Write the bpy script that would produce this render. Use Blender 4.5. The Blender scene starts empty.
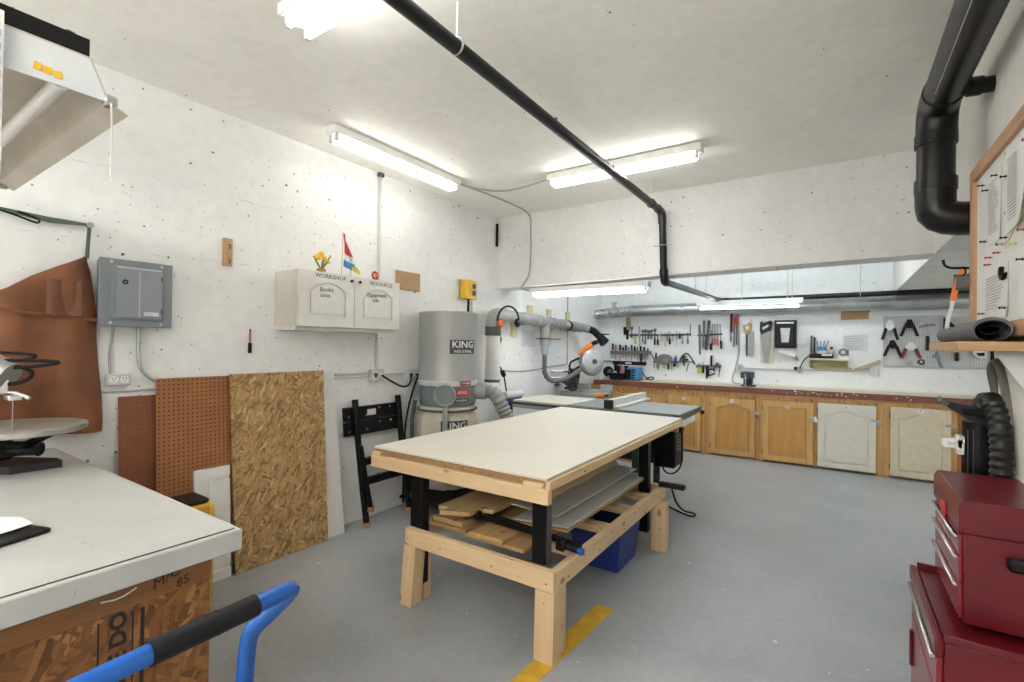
import bpy, bmesh, math, random
from mathutils import Vector, Matrix
random.seed(7)
SC = bpy.context.scene
C = SC.collection
ORG = {}
V = Vector
PI = math.pi

# ------------------------------------------------------------------ mesh helpers
def basis(d):
    d = V(d).normalized()
    a = V((0, 0, 1)) if abs(d.z) < .9 else V((1, 0, 0))
    u = d.cross(a).normalized()
    return u, u.cross(d).normalized() * -1, d

class MB:
    def __init__(s):
        s.bm = bmesh.new()
    def box(s, a, b, bev=0, seg=1):
        a, b = V(a), V(b)
        return s.obox((a + b) / 2, [abs(b[i] - a[i]) for i in range(3)], None, bev, seg)
    def obox(s, c, size, rot=None, bev=0, seg=1):
        m = Matrix.Translation(V(c)) @ (rot.to_4x4() if rot else Matrix.Identity(4)) @ Matrix.Diagonal((size[0], size[1], size[2], 1))
        r = bmesh.ops.create_cube(s.bm, size=1, matrix=m)
        if bev > 0:
            es = list({e for v in r['verts'] for e in v.link_edges})
            bmesh.ops.bevel(s.bm, geom=es, offset=min(bev, min(size) * .45), segments=seg, affect='EDGES', profile=.5)
        return s
    def ring(s, c, u, v, r, n, ru=1, rv=1):
        return [s.bm.verts.new(V(c) + u * (math.cos(2 * PI * i / n) * r * ru) + v * (math.sin(2 * PI * i / n) * r * rv)) for i in range(n)]
    def bridge(s, A, B):
        n = len(A)
        for i in range(n):
            s.bm.faces.new((A[i], A[(i + 1) % n], B[(i + 1) % n], B[i]))
    def cyl(s, p, q, r, r2=None, n=16, caps=True):
        p, q = V(p), V(q)
        u, v, d = basis(q - p)
        A = s.ring(p, u, v, r, n); B = s.ring(q, u, v, r if r2 is None else r2, n)
        s.bridge(A, B)
        if caps:
            s.bm.faces.new(A[::-1]); s.bm.faces.new(B)
        return s
    def pipe(s, p, q, r, ri, n=24):
        "hollow pipe"
        p, q = V(p), V(q)
        u, v, d = basis(q - p)
        A = s.ring(p, u, v, r, n); B = s.ring(q, u, v, r, n); A2 = s.ring(p, u, v, ri, n); B2 = s.ring(q, u, v, ri, n)
        s.bridge(A, B); s.bridge(B, B2); s.bridge(B2, A2); s.bridge(A2, A)
        return s
    def tube(s, pts, r, n=8, sm=0, rib=0):
        P = [V(p) for p in pts]
        for _ in range(sm):
            Q = [P[0]]
            for a, b in zip(P, P[1:]):
                Q += [a * .75 + b * .25, a * .25 + b * .75]
            P = Q + [P[-1]]
        if rib:
            # resample to an even spacing so the ribs read
            Q = [P[0]]; acc = 0
            for a, b in zip(P, P[1:]):
                L = (b - a).length
                k = max(1, int(L / rib))
                Q += [a.lerp(b, (i + 1) / k) for i in range(k)]
            P = Q
        prev = None
        u = None
        for i, p in enumerate(P):
            d = (P[min(i + 1, len(P) - 1)] - P[max(i - 1, 0)])
            if d.length < 1e-7: continue
            d.normalize()
            if u is None:
                u, v, _ = basis(d)
            else:
                u = (u - d * u.dot(d)).normalized()
            v = d.cross(u)
            rr = r if not isinstance(r, (list, tuple)) else r[min(i * len(r) // len(P), len(r) - 1)]
            if rib: rr *= 1.0 if i % 2 else .82
            R = s.ring(p, u, v, rr, n)
            if prev: s.bridge(prev, R)
            else: s.bm.faces.new(R[::-1])
            prev = R
        s.bm.faces.new(prev)
        return s
    def lathe(s, prof, o, axis=(0, 0, 1), n=24, su=1, sv=1):
        "prof: (radius, height along axis)"
        u, v, d = basis(axis)
        prev = None
        for r, h in prof:
            R = s.ring(V(o) + d * h, u, v, max(r, 1e-4), n, su, sv)
            if prev: s.bridge(prev, R)
            else: s.bm.faces.new(R[::-1])
            prev = R
        s.bm.faces.new(prev)
        return s
    def prism(s, poly, vec):
        vec = V(vec)
        A = [s.bm.verts.new(V(p)) for p in poly]; B = [s.bm.verts.new(V(p) + vec) for p in poly]
        s.bridge(A, B)
        s.bm.faces.new(A[::-1]); s.bm.faces.new(B)
        return s
    def ball(s, c, r, sc=(1, 1, 1), sub=2):
        m = Matrix.Translation(V(c)) @ Matrix.Diagonal((r * sc[0], r * sc[1], r * sc[2], 1))
        bmesh.ops.create_icosphere(s.bm, subdivisions=sub, radius=1, matrix=m)
        return s
    def torus(s, c, axis, R, r, n=24, m=8, a0=0, a1=2 * PI):
        u, v, d = basis(axis)
        full = abs(a1 - a0 - 2 * PI) < 1e-4
        k = n if full else n + 1
        pts = [V(c) + u * R * math.cos(a0 + (a1 - a0) * i / n) + v * R * math.sin(a0 + (a1 - a0) * i / n) for i in range(k)]
        if not full:
            return s.tube(pts, r, m)
        rings = []
        for i, p in enumerate(pts):
            t = (pts[(i + 1) % n] - pts[i - 1]).normalized()
            o = (p - V(c)).normalized()
            rings.append(s.ring(p, o, d, r, m))
        for i in range(n):
            s.bridge(rings[i], rings[(i + 1) % n])
        return s
    def grid(s, rows, thick=None):
        "rows of points -> sheet; thick = offset vector making it a closed slab"
        R = [[s.bm.verts.new(V(p)) for p in row] for row in rows]
        def sheet(R, flip):
            for a, b in zip(R, R[1:]):
                for i in range(len(a) - 1):
                    f = (a[i], a[i + 1], b[i + 1], b[i])
                    s.bm.faces.new(f[::-1] if flip else f)
        sheet(R, False)
        if thick:
            T = [[s.bm.verts.new(v.co + V(thick)) for v in row] for row in R]
            sheet(T, True)
            def edge(a, b):
                for i in range(len(a) - 1):
                    s.bm.faces.new((a[i], b[i], b[i + 1], a[i + 1]))
            edge(R[0], T[0]); edge(R[-1][::-1], T[-1][::-1])
            edge([r[0] for r in R][::-1], [r[0] for r in T][::-1]); edge([r[-1] for r in R], [r[-1] for r in T])
        return s
    def obj(s, name, mat, parent=None, ang=40, o=None):
        bm = s.bm
        if parent is not None: org = ORG[parent.name]
        elif o is not None: org = V(o)
        else:
            xs = [v.co for v in bm.verts]
            org = V(((min(p.x for p in xs) + max(p.x for p in xs)) / 2, (min(p.y for p in xs) + max(p.y for p in xs)) / 2, min(p.z for p in xs)))
        bmesh.ops.recalc_face_normals(bm, faces=bm.faces)
        bmesh.ops.translate(bm, verts=bm.verts, vec=-org)
        me = bpy.data.meshes.new(name)
        bm.to_mesh(me); bm.free()
        for p in me.polygons: p.use_smooth = True
        try: me.set_sharp_from_angle(angle=math.radians(ang))
        except Exception: pass
        me.materials.append(mat)
        ob = bpy.data.objects.new(name, me)
        C.objects.link(ob)
        if parent is not None: ob.parent = parent
        else: ob.location = org
        ORG[ob.name] = org.copy()
        return ob

def thing(name, label, cat, loc=(0, 0, 0), group=None):
    o = bpy.data.objects.new(name, None)
    o.empty_display_size = .05
    C.objects.link(o)
    o.location = loc
    ORG[o.name] = V(loc)
    return tag(o, label, cat, group)
def tag(o, label, cat, group=None):
    o['label'] = label; o['category'] = cat
    if group: o['group'] = group
    return o
def struct(o, label=None, cat=None):
    o['kind'] = 'structure'
    if label: o['label'] = label
    if cat: o['category'] = cat
    return o
def text(s, size, pos, right, up, mat, parent, name='lettering', align='CENTER', bold=0, sx=1):
    "flat raised writing standing on a surface"
    cu = bpy.data.curves.new('t', 'FONT')
    cu.body = s; cu.size = size; cu.align_x = align; cu.align_y = 'CENTER'; cu.extrude = .0006
    cu.offset = bold; cu.resolution_u = 2
    t = bpy.data.objects.new('t', cu); C.objects.link(t)
    bpy.context.view_layer.update()
    dg = bpy.context.evaluated_depsgraph_get()
    me = bpy.data.meshes.new_from_object(t.evaluated_get(dg))
    bpy.data.objects.remove(t); bpy.data.curves.remove(cu)
    r, u = V(right).normalized(), V(up).normalized()
    n = r.cross(u)
    M = Matrix((r * sx, u, n)).transposed().to_4x4(); M.translation = V(pos) - ORG[parent.name]
    me.transform(M)
    me.materials.clear(); me.materials.append(mat); me.name = name
    ob = bpy.data.objects.new(name, me); C.objects.link(ob); ob.parent = parent
    ORG[ob.name] = ORG[parent.name]
    return ob
def Rot(ax, deg): return Matrix.Rotation(math.radians(deg), 3, ax)

# ------------------------------------------------------------------ materials
MATS = {}
def newmat(name):
    m = bpy.data.materials.new(name); m.use_nodes = True
    nt = m.node_tree
    return m, nt, nt.nodes['Principled BSDF']
def N(nt, t, **k):
    n = nt.nodes.new(t)
    for a, b in k.items():
        if a in n.inputs: n.inputs[a].default_value = b
        else: setattr(n, a, b)
    return n
def coords(nt, scale=(1, 1, 1), rot=(0, 0, 0)):
    tc = N(nt, 'ShaderNodeTexCoord'); mp = N(nt, 'ShaderNodeMapping')
    mp.inputs['Scale'].default_value = scale; mp.inputs['Rotation'].default_value = rot
    nt.links.new(tc.outputs['Object'], mp.inputs['Vector'])
    return mp.outputs['Vector']
def ramp(nt, fac, stops, interp='LINEAR'):
    r = N(nt, 'ShaderNodeValToRGB'); cr = r.color_ramp; cr.interpolation = interp
    while len(cr.elements) < len(stops): cr.elements.new(.5)
    for e, (p, c) in zip(cr.elements, stops):
        e.position = p; e.color = (c, c, c, 1) if isinstance(c, (int, float)) else (*c[:3], 1)
    nt.links.new(fac, r.inputs['Fac'])
    return r.outputs['Color']
def mixc(nt, fac, a, b, mode='MIX'):
    m = N(nt, 'ShaderNodeMix'); m.data_type = 'RGBA'; m.blend_type = mode
    for sock, val in ((m.inputs['Factor'], fac), (m.inputs[6], a), (m.inputs[7], b)):
        if hasattr(val, 'is_output') or hasattr(val, 'links'): nt.links.new(val, sock)
        elif isinstance(val, (int, float)): sock.default_value = val
        else: sock.default_value = (*val[:3], 1)
    return m.outputs[2]
def math_(nt, op, a, b=None):
    m = N(nt, 'ShaderNodeMath'); m.operation = op
    for i, v in enumerate((a, b)):
        if v is None: continue
        if isinstance(v, (int, float)): m.inputs[i].default_value = v
        else: nt.links.new(v, m.inputs[i])
    return m.outputs[0]
def setcol(nt, b, col): nt.links.new(col, b.inputs['Base Color'])
def bump(nt, b, h, strength=.2, dist=.01):
    n = N(nt, 'ShaderNodeBump', Strength=strength, Distance=dist)
    nt.links.new(h, n.inputs['Height']); nt.links.new(n.outputs['Normal'], b.inputs['Normal'])

def paint(name, col, rough=.5, metal=0, var=.12, scale=14, spec=None):
    if name in MATS: return MATS[name]
    m, nt, b = newmat(name)
    n = N(nt, 'ShaderNodeTexNoise', Scale=scale, Detail=4)
    nt.links.new(coords(nt), n.inputs['Vector'])
    lo = [c * (1 - var) for c in col]; hi = [min(1, c * (1 + var * .5)) for c in col]
    setcol(nt, b, ramp(nt, n.outputs['Fac'], [(.3, lo), (.7, hi)]))
    b.inputs['Roughness'].default_value = rough; b.inputs['Metallic'].default_value = metal
    if spec is not None: b.inputs['Specular IOR Level'].default_value = spec
    MATS[name] = m
    return m
def wood(name, c1, c2, axis=1, rough=.55, sc=1.0, knots=True):
    if name in MATS: return MATS[name]
    m, nt, b = newmat(name)
    s = [38 * sc] * 3; s[axis] = 2.2 * sc
    n = N(nt, 'ShaderNodeTexNoise', Scale=1, Detail=5, Roughness=.6, Distortion=.6)
    nt.links.new(coords(nt, s), n.inputs['Vector'])
    g = ramp(nt, n.outputs['Fac'], [(.3, c1), (.5, [(x + y) / 2 for x, y in zip(c1, c2)]), (.68, c2)])
    n2 = N(nt, 'ShaderNodeTexNoise', Scale=2.5, Detail=2)
    nt.links.new(coords(nt), n2.inputs['Vector'])
    g = mixc(nt, math_(nt, 'MULTIPLY', n2.outputs['Fac'], .45), g, [x * .7 for x in c1])
    if knots:
        s2 = [9 * sc] * 3; s2[axis] = 5 * sc
        v = N(nt, 'ShaderNodeTexVoronoi', Scale=1)
        nt.links.new(coords(nt, s2), v.inputs['Vector'])
        k = ramp(nt, v.outputs['Distance'], [(.08, 1), (.16, 0)])
        g = mixc(nt, math_(nt, 'MULTIPLY', k, .7), g, (.16, .07, .025))
    setcol(nt, b, g)
    b.inputs['Roughness'].default_value = rough
    bump(nt, b, n.outputs['Fac'], .08, .003)
    MATS[name] = m
    return m
def osb(name, cols, sc=1.0, axes=(1, 2), rough=.7):
    if name in MATS: return MATS[name]
    m, nt, b = newmat(name)
    def chips(rot, s):
        sv = [16 * sc * s, 20 * sc * s, 75 * sc * s]
        rv = [0, 0, 0]
        rv[0] = rot
        if axes == (0, 1): rv = [PI / 2 * 0, 0, rot]; sv = [26 * sc * s, 60 * sc * s, 18 * sc * s]
        tc = coords(nt, (1, 1, 1), rv)
        ns = N(nt, 'ShaderNodeTexNoise', Scale=6, Detail=2)
        nt.links.new(tc, ns.inputs['Vector'])
        ad = N(nt, 'ShaderNodeVectorMath'); ad.operation = 'MULTIPLY_ADD'
        nt.links.new(ns.outputs['Color'], ad.inputs[0]); ad.inputs[1].default_value = (.05, .05, .05)
        nt.links.new(tc, ad.inputs[2])
        mp = N(nt, 'ShaderNodeMapping'); mp.inputs['Scale'].default_value = sv
        nt.links.new(ad.outputs[0], mp.inputs['Vector'])
        v = N(nt, 'ShaderNodeTexVoronoi', Scale=1); nt.links.new(mp.outputs[0], v.inputs['Vector'])
        sep = N(nt, 'ShaderNodeSeparateColor'); nt.links.new(v.outputs['Color'], sep.inputs[0])
        return sep.outputs[0], sep.outputs[1], v.outputs['Distance']
    L = [chips(.5, 1), chips(-.75, .85), chips(1.9, 1.1)]
    k = len(cols)
    rc = [ramp(nt, l[0], [((i + .5) / k, c) for i, c in enumerate(cols)]) for l in L]
    f1 = ramp(nt, L[1][1], [(.5, 0), (.52, 1)]); f2 = ramp(nt, L[2][1], [(.6, 0), (.62, 1)])
    col = mixc(nt, f2, mixc(nt, f1, rc[0], rc[1]), rc[2])
    d = mixc(nt, f2, mixc(nt, f1, L[0][2], L[1][2]), L[2][2])
    col = mixc(nt, ramp(nt, d, [(.55, 0), (.95, .6)]), col, [c * .35 for c in cols[0]])
    setcol(nt, b, col)
    b.inputs['Roughness'].default_value = rough
    MATS[name] = m
    return m
def wallmat(name, base, speck=1.0, axes=(1, 2), crack=None, dirt=.06, rough=.75):
    "painted concrete: mottled, with small dark bug holes and a few hairline cracks"
    m, nt, b = newmat(name)
    co = coords(nt)
    n = N(nt, 'ShaderNodeTexNoise', Scale=1.3, Detail=5, Roughness=.6); nt.links.new(co, n.inputs['Vector'])
    col = ramp(nt, n.outputs['Fac'], [(.35, [c * (1 - dirt) for c in base]), (.65, base)])
    n3 = N(nt, 'ShaderNodeTexNoise', Scale=14, Detail=4); nt.links.new(co, n3.inputs['Vector'])
    col = mixc(nt, 1.0, col, ramp(nt, n3.outputs['Fac'], [(.35, .955), (.6, 1.0)]), 'MULTIPLY')
    dn = N(nt, 'ShaderNodeTexNoise', Scale=1.1, Detail=3); nt.links.new(coords(nt, (1, 1, 1), (.3, .2, .9)), dn.inputs['Vector'])
    dens = ramp(nt, dn.outputs['Fac'], [(.40, .22), (.60, 1.0)])
    sx = N(nt, 'ShaderNodeSeparateXYZ'); nt.links.new(co, sx.inputs[0])
    total = None
    wob = N(nt, 'ShaderNodeTexNoise', Scale=45, Detail=2); nt.links.new(co, wob.inputs['Vector'])
    for k, (sc, r0, keep, strength) in enumerate(((3.1, .034, .5, .95), (8.5, .058, .55, .85), (19, .085, .42, .7))):
        cb = N(nt, 'ShaderNodeCombineXYZ')
        nt.links.new(math_(nt, 'ADD', sx.outputs[axes[0]], 3.7 * k), cb.inputs[0]); nt.links.new(sx.outputs[axes[1]], cb.inputs[1])
        v = N(nt, 'ShaderNodeTexVoronoi', Scale=sc, Randomness=1.0); v.voronoi_dimensions = '2D'
        nt.links.new(cb.outputs[0], v.inputs['Vector'])
        sep = N(nt, 'ShaderNodeSeparateColor'); nt.links.new(v.outputs['Color'], sep.inputs[0])
        rad = math_(nt, 'MULTIPLY', math_(nt, 'MULTIPLY', sep.outputs[0], r0), math_(nt, 'MULTIPLY', wob.outputs['Fac'], 2.0))
        on = math_(nt, 'LESS_THAN', sep.outputs[1], math_(nt, 'MULTIPLY', dens, keep * speck))
        hit = math_(nt, 'MULTIPLY', math_(nt, 'LESS_THAN', v.outputs['Distance'], rad), on)
        hit = math_(nt, 'MULTIPLY', hit, strength)
        total = hit if total is None else math_(nt, 'MAXIMUM', total, hit)
    if crack:
        for z0, wb, wid in crack:
            wn = N(nt, 'ShaderNodeTexNoise', Scale=2.2, Detail=6, Roughness=.65); nt.links.new(co, wn.inputs['Vector'])
            zz = math_(nt, 'ADD', sx.outputs[2], math_(nt, 'MULTIPLY', math_(nt, 'SUBTRACT', wn.outputs['Fac'], .5), wb))
            dd = math_(nt, 'ABSOLUTE', math_(nt, 'SUBTRACT', zz, z0))
            mk = ramp(nt, n3.outputs['Fac'], [(.46, 0), (.64, .30)])
            hit = math_(nt, 'MULTIPLY', math_(nt, 'LESS_THAN', dd, wid), mk)
            total = math_(nt, 'MAXIMUM', total, hit)
    col = mixc(nt, total, col, (.03, .03, .03))
    setcol(nt, b, col)
    b.inputs['Roughness'].default_value = rough
    bump(nt, b, n3.outputs['Fac'], .12, .01)
    return m
def pegmat(name, base, hole, pitch, ax=(1, 2), r=.22, rough=.6):
    "hardboard with a square grid of drilled holes"
    m, nt, b = newmat(name)
    sx = N(nt, 'ShaderNodeSeparateXYZ'); nt.links.new(coords(nt), sx.inputs[0])
    d2 = None
    for a in ax:
        f = math_(nt, 'SUBTRACT', math_(nt, 'FRACT', math_(nt, 'DIVIDE', math_(nt, 'ADD', sx.outputs[a], 10.0), pitch)), .5)
        q = math_(nt, 'MULTIPLY', f, f)
        d2 = q if d2 is None else math_(nt, 'ADD', d2, q)
    n = N(nt, 'ShaderNodeTexNoise', Scale=7, Detail=4); nt.links.new(coords(nt), n.inputs['Vector'])
    col = ramp(nt, n.outputs['Fac'], [(.3, [c * .82 for c in base]), (.7, base)])
    setcol(nt, b, mixc(nt, math_(nt, 'LESS_THAN', d2, r * r), col, hole))
    b.inputs['Roughness'].default_value = rough
    return m
def emit(name, col, strength):
    m, nt, b = newmat(name)
    n = N(nt, 'ShaderNodeTexNoise', Scale=3); nt.links.new(coords(nt), n.inputs['Vector'])
    nt.links.new(ramp(nt, n.outputs['Fac'], [(.3, [c * .97 for c in col]), (.7, col)]), b.inputs['Emission Color'])
    b.inputs['Emission Strength'].default_value = strength
    b.inputs['Base Color'].default_value = (.9, .9, .9, 1)
    return m

def floormat():
    m, nt, b = newmat('floor_paint')
    co = coords(nt)
    n = N(nt, 'ShaderNodeTexNoise', Scale=1.1, Detail=6, Roughness=.65); nt.links.new(co, n.inputs['Vector'])
    col = ramp(nt, n.outputs['Fac'], [(.3, (.275, .292, .305)), (.5, (.345, .365, .38)), (.72, (.42, .437, .447))])
    n2 = N(nt, 'ShaderNodeTexNoise', Scale=30, Detail=3); nt.links.new(co, n2.inputs['Vector'])
    col = mixc(nt, 1.0, col, ramp(nt, n2.outputs['Fac'], [(.3, .93), (.7, 1.04)]), 'MULTIPLY')
    # scuffs and paint chips
    for sc, r0, thr, c in ((2.3, .06, .5, (.66, .67, .66)), (7, .10, .42, (.66, .67, .66)), (15, .13, .35, (.6, .61, .6)), (5, .028, .35, (.12, .12, .12))):
        wn = N(nt, 'ShaderNodeTexNoise', Scale=25, Detail=2); nt.links.new(co, wn.inputs['Vector'])
        ad = N(nt, 'ShaderNodeVectorMath'); ad.operation = 'MULTIPLY_ADD'
        nt.links.new(wn.outputs['Color'], ad.inputs[0]); ad.inputs[1].default_value = (.05, .05, .0); nt.links.new(co, ad.inputs[2])
        v = N(nt, 'ShaderNodeTexVoronoi', Scale=sc); nt.links.new(ad.outputs[0], v.inputs['Vector'])
        sep = N(nt, 'ShaderNodeSeparateColor'); nt.links.new(v.outputs['Color'], sep.inputs[0])
        hit = math_(nt, 'MULTIPLY', math_(nt, 'LESS_THAN', v.outputs['Distance'], math_(nt, 'MULTIPLY', sep.outputs[0], r0)), math_(nt, 'LESS_THAN', sep.outputs[1], thr))
        col = mixc(nt, math_(nt, 'MULTIPLY', hit, .75), col, c)
    setcol(nt, b, col)
    nt.links.new(ramp(nt, n.outputs['Fac'], [(.3, .31), (.7, .44)]), b.inputs['Roughness'])
    bump(nt, b, n2.outputs['Fac'], .05, .004)
    return m

def worn(name, base, rough=.42):
    "painted board with scuffs, smudges and scratches"
    m, nt, b = newmat(name)
    n = N(nt, 'ShaderNodeTexNoise', Scale=2.6, Detail=8, Roughness=.72); nt.links.new(coords(nt), n.inputs['Vector'])
    col = ramp(nt, n.outputs['Fac'], [(.3, [c * .86 for c in base]), (.55, base), (.75, [min(1, c * 1.08) for c in base])])
    for sc, rot, lo in (((3, 26, 26), .5, .66), ((3, 30, 30), -.7, .68), ((9, 9, 9), 0, .70)):
        k = N(nt, 'ShaderNodeTexNoise', Scale=1, Detail=7, Roughness=.7, Distortion=.4); nt.links.new(coords(nt, sc, (0, 0, rot)), k.inputs['Vector'])
        col = mixc(nt, ramp(nt, k.outputs['Fac'], [(lo, 0), (lo + .06, .5)]), col, (.10, .095, .085))
    setcol(nt, b, col)
    b.inputs['Roughness'].default_value = rough
    return m
WHITE = paint('white_enamel', (.80, .80, .78), .35, var=.05)
CREAM = paint('cream_paint', (.76, .72, .61), .5, var=.08)
DOORW = paint('off_white_laminate', (.72, .71, .66), .45, var=.05)
BLACK = paint('black_steel', (.005, .005, .0055), .45, var=.3, spec=.25)
BLKP = paint('black_plastic', (.007, .007, .008), .45, var=.3, spec=.3)
ABS = paint('black_abs_pipe', (.008, .008, .0085), .32, var=.4, scale=6, spec=.4)
RUB = paint('black_rubber', (.008, .008, .008), .7, var=.3, spec=.25)
STEEL = paint('bare_steel', (.48, .48, .47), .35, 1, var=.15)
DKST = paint('dark_steel', (.12, .12, .125), .45, .7, var=.3)
GALV = paint('galvanised_steel', (.50, .53, .54), .38, .85, var=.22, scale=5)
GREY = paint('grey_enamel', (.22, .245, .27), .45, var=.06)
GREYP = paint('grey_pvc', (.33, .335, .33), .5, var=.08)
LGREY = paint('light_grey_plastic', (.55, .56, .55), .5, var=.06)
CHROME = paint('chrome', (.75, .75, .75), .18, 1, var=.05)
RED = paint('red_enamel_shaded', (.135, .008, .014), .3, var=.15, scale=8)  # darker copy of the tool chest red, shade put into the colour
REDL = paint('red_plastic', (.55, .04, .03), .4, var=.1)
ORNG = paint('orange_plastic', (.85, .22, .03), .4, var=.1)
YEL = paint('yellow_plastic', (.80, .47, .02), .4, var=.1)
YGRN = paint('yellow_green_plastic', (.55, .55, .10), .5, var=.1)
BLUE = paint('blue_enamel', (.009, .09, .37), .25, var=.08)
DBLUE = paint('dark_blue_plastic', (.02, .05, .25), .45, var=.12)
TEAL = paint('blue_grey_machine_paint', (.06, .22, .45), .45, var=.12)
GREEN = paint('green_enamel', (.07, .15, .09), .45, var=.15)
PAPER = paint('paper', (.74, .74, .72), .8, var=.04)
INK = paint('ink', (.06, .06, .07), .8, var=.1)
INKG = paint('faded_ink', (.32, .32, .33), .8, var=.1)
CARD = paint('cardboard', (.46, .30, .16), .8, var=.08)
PINE_Y = wood('pine_along', (.68, .47, .25), (.80, .61, .38), 1)
PINE_X = wood('pine_across', (.68, .47, .25), (.80, .61, .38), 0)
PINE_Z = wood('pine_upright', (.66, .46, .25), (.78, .58, .36), 2)
PALE = wood('pale_pine_batten', (.62, .56, .33), (.70, .64, .42), 2, knots=False)
PINEBACK = wood('orange_stained_pine', (.50, .26, .08), (.70, .42, .16), 2, .4)
PINEBKX = wood('orange_stained_rail', (.46, .235, .075), (.62, .36, .14), 0, .4)
OAKTRIM = wood('oak_trim', (.46, .25, .13), (.60, .36, .20), 2, .5, knots=False)
TOPWOOD = wood('red_brown_edge', (.17, .055, .03), (.25, .085, .045), 0, .45, knots=False)
HANDLEW = wood('tool_handle_wood', (.42, .22, .09), (.55, .32, .14), 2, .5, knots=False)
# ------------------------------------------------------------------ the room
WL = wallmat('painted_concrete_left', (.86, .865, .86), 1.0, (1, 2), crack=[(2.45, .10, .003), (2.02, .12, .002)])
WB = wallmat('painted_concrete_back', (.86, .875, .88), .9, (0, 2))
WH = wallmat('painted_concrete_beam', (.83, .825, .82), 1.1, (0, 2), dirt=.10)
WR = wallmat('painted_concrete_side', (.80, .785, .75), .5, dirt=.08)
CE = wallmat('painted_ceiling', (.93, .915, .865), .10, (0, 1), dirt=.07)
FL = floormat()
def slab(name, a, b, m, label=None, cat=None):
    return struct(MB().box(a, b).obj(name, m), label, cat)
slab('floor', (-3.5, -3.2, -.1), (2.2, 7.95, 0), FL, 'grey painted concrete workshop floor', 'floor')
slab('ceiling', (-3.5, -3.2, 3.0), (2.2, 7.95, 3.1), CE, 'white painted concrete ceiling', 'ceiling')
slab('wall_left', (-3.5, -3.2, 0), (-3.35, 7.95, 3.0), WL, 'long white concrete wall pitted with small dark holes', 'wall')
slab('wall_back', (-3.35, 7.75, 0), (2.2, 7.95, 3.0), WB, 'white far wall above the counter, hung with hand tools', 'wall')
slab('wall_front', (-3.35, -3.2, 0), (.6, -3.05, 3.0), WL, 'white wall behind the camera', 'wall')
slab('wall_right', (.575, -3.2, 0), (.75, 2.9, 2.77), WR, 'white concrete wall holding the notice board', 'wall')
slab('wall_side', (2.05, 2.9, 0), (2.2, 7.75, 3.0), WB, 'white side wall of the counter recess', 'wall')
# the deep concrete beam across the room and the boxed bulkhead along the right
m = MB().prism([(-3.35, 4.66, 2.165), (.6, 4.66, 2.215), (.6, 4.66, 3.0), (-3.35, 4.66, 3.0)], (0, .28, 0))
struct(m.obj('trim_1', WH), 'deep white concrete beam crossing the room', 'beam')
slab('trim_2', (.6, -3.2, 2.21), (2.2, 7.75, 3.0), WR, 'boxed bulkhead along the right side under the ceiling', 'bulkhead')
slab('wall_return', (.75, 2.75, 0), (2.05, 2.9, 2.21), WR, 'return of the right wall facing the counter', 'wall')
m = MB().prism([(-1.235, 1.15, .0005), (-1.14, 1.15, .0005), (-1.036, 2.63, .0005), (-1.137, 2.625, .0005)], (0, 0, .002))
tag(m.obj('floor_line', paint('yellow_line_paint', (.62, .37, .03), .6, var=.25, scale=9)), 'worn yellow painted line on the floor under the workbench leg', 'floor marking')

# ------------------------------------------------------------------ fluorescent lights
TUBE = emit('lit_tube', (1.0, .985, .94), 6)
TUBEW = emit('lit_tube_warm', (1.0, .97, .90), 3.6)
TUBEH = emit('lit_tube_under_beam', (.95, .98, 1.0), 7)
TUBER = emit('added_recess_tube', (.86, .95, 1.0), 12)  # emitter of the unseen lamps added in the recess
TUBES = emit('lit_tube_slim', (.95, .98, 1.0), 4)
TUBEB = emit('added_rear_tube', (1.0, .985, .95), 19)  # emitter of the unseen lamps added behind the camera
TUBEC = emit('lit_tube_cool', (.92, .975, 1.0), 10)
def fluoro(label, p, q, ztop, n=2, w=.115, h=.06, group=None, tm=None, gap=.062, hang=0):
    "p, q: plan ends; the body hugs z = ztop"
    p, q = V((*p, ztop)), V((*q, ztop))
    d = (q - p).normalized(); s = V((-d.y, d.x, 0))
    t = thing('fluorescent_light', label, 'ceiling light', (p + q) / 2 - V((0, 0, h)), group)
    L = (q - p).length
    ang = math.atan2(d.y, d.x)
    R = Matrix.Rotation(ang, 3, 'Z')
    c = (p + q) / 2
    m = MB().obox(c - V((0, 0, h / 2 + .001)), (L, w, h), R, .006)
    m.obj('housing', WHITE, t)
    for i in range(n):
        off = s * ((i - (n - 1) / 2) * gap)
        a = p + d * .035 + off - V((0, 0, h + .036)); b = q - d * .035 + off - V((0, 0, h + .036))
        MB().cyl(a + d * .014, b - d * .014, .0135, n=12).obj('tube', tm or TUBE, t)
        for e, sg in ((a, 1), (b, -1)):
            k = MB().obox(e + V((0, 0, .012)), (.018, .028, .05), R, .004)
            k.cyl(e + d * sg * .008, e + d * sg * .018, .0125, n=10)
            k.obj('lamp_holder', LGREY, t)
    return t
fluoro('lit twin-tube light on the ceiling at top left, cut by the photo edge', (-2.06, 1.25), (-.78, 1.25), 2.999, gap=.095, w=.16)
fluoro('lit strip light on the ceiling beside the left wall', (-2.89, 2.03), (-2.89, 3.36), 2.999, tm=TUBEW)
fluoro('lit strip light on the ceiling right of the black drain pipe', (-2.11, 3.70), (-.82, 3.70), 2.999)
fluoro('lit strip light under the left end of the concrete beam', (-2.95, 4.80), (-1.56, 4.80), 2.165, tm=TUBEH)
t = fluoro('slim strip light hung in front of the metal duct above the counter', (-1.62, 7.06), (-.34, 7.06), 2.145, n=1, w=.06, h=.07, tm=TUBES)
for x in (-1.5, -.46): MB().cyl((x, 7.06, 2.145), (x, 7.06, 2.995), .003, n=6).obj('hanger_rod', STEEL, t)
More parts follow.
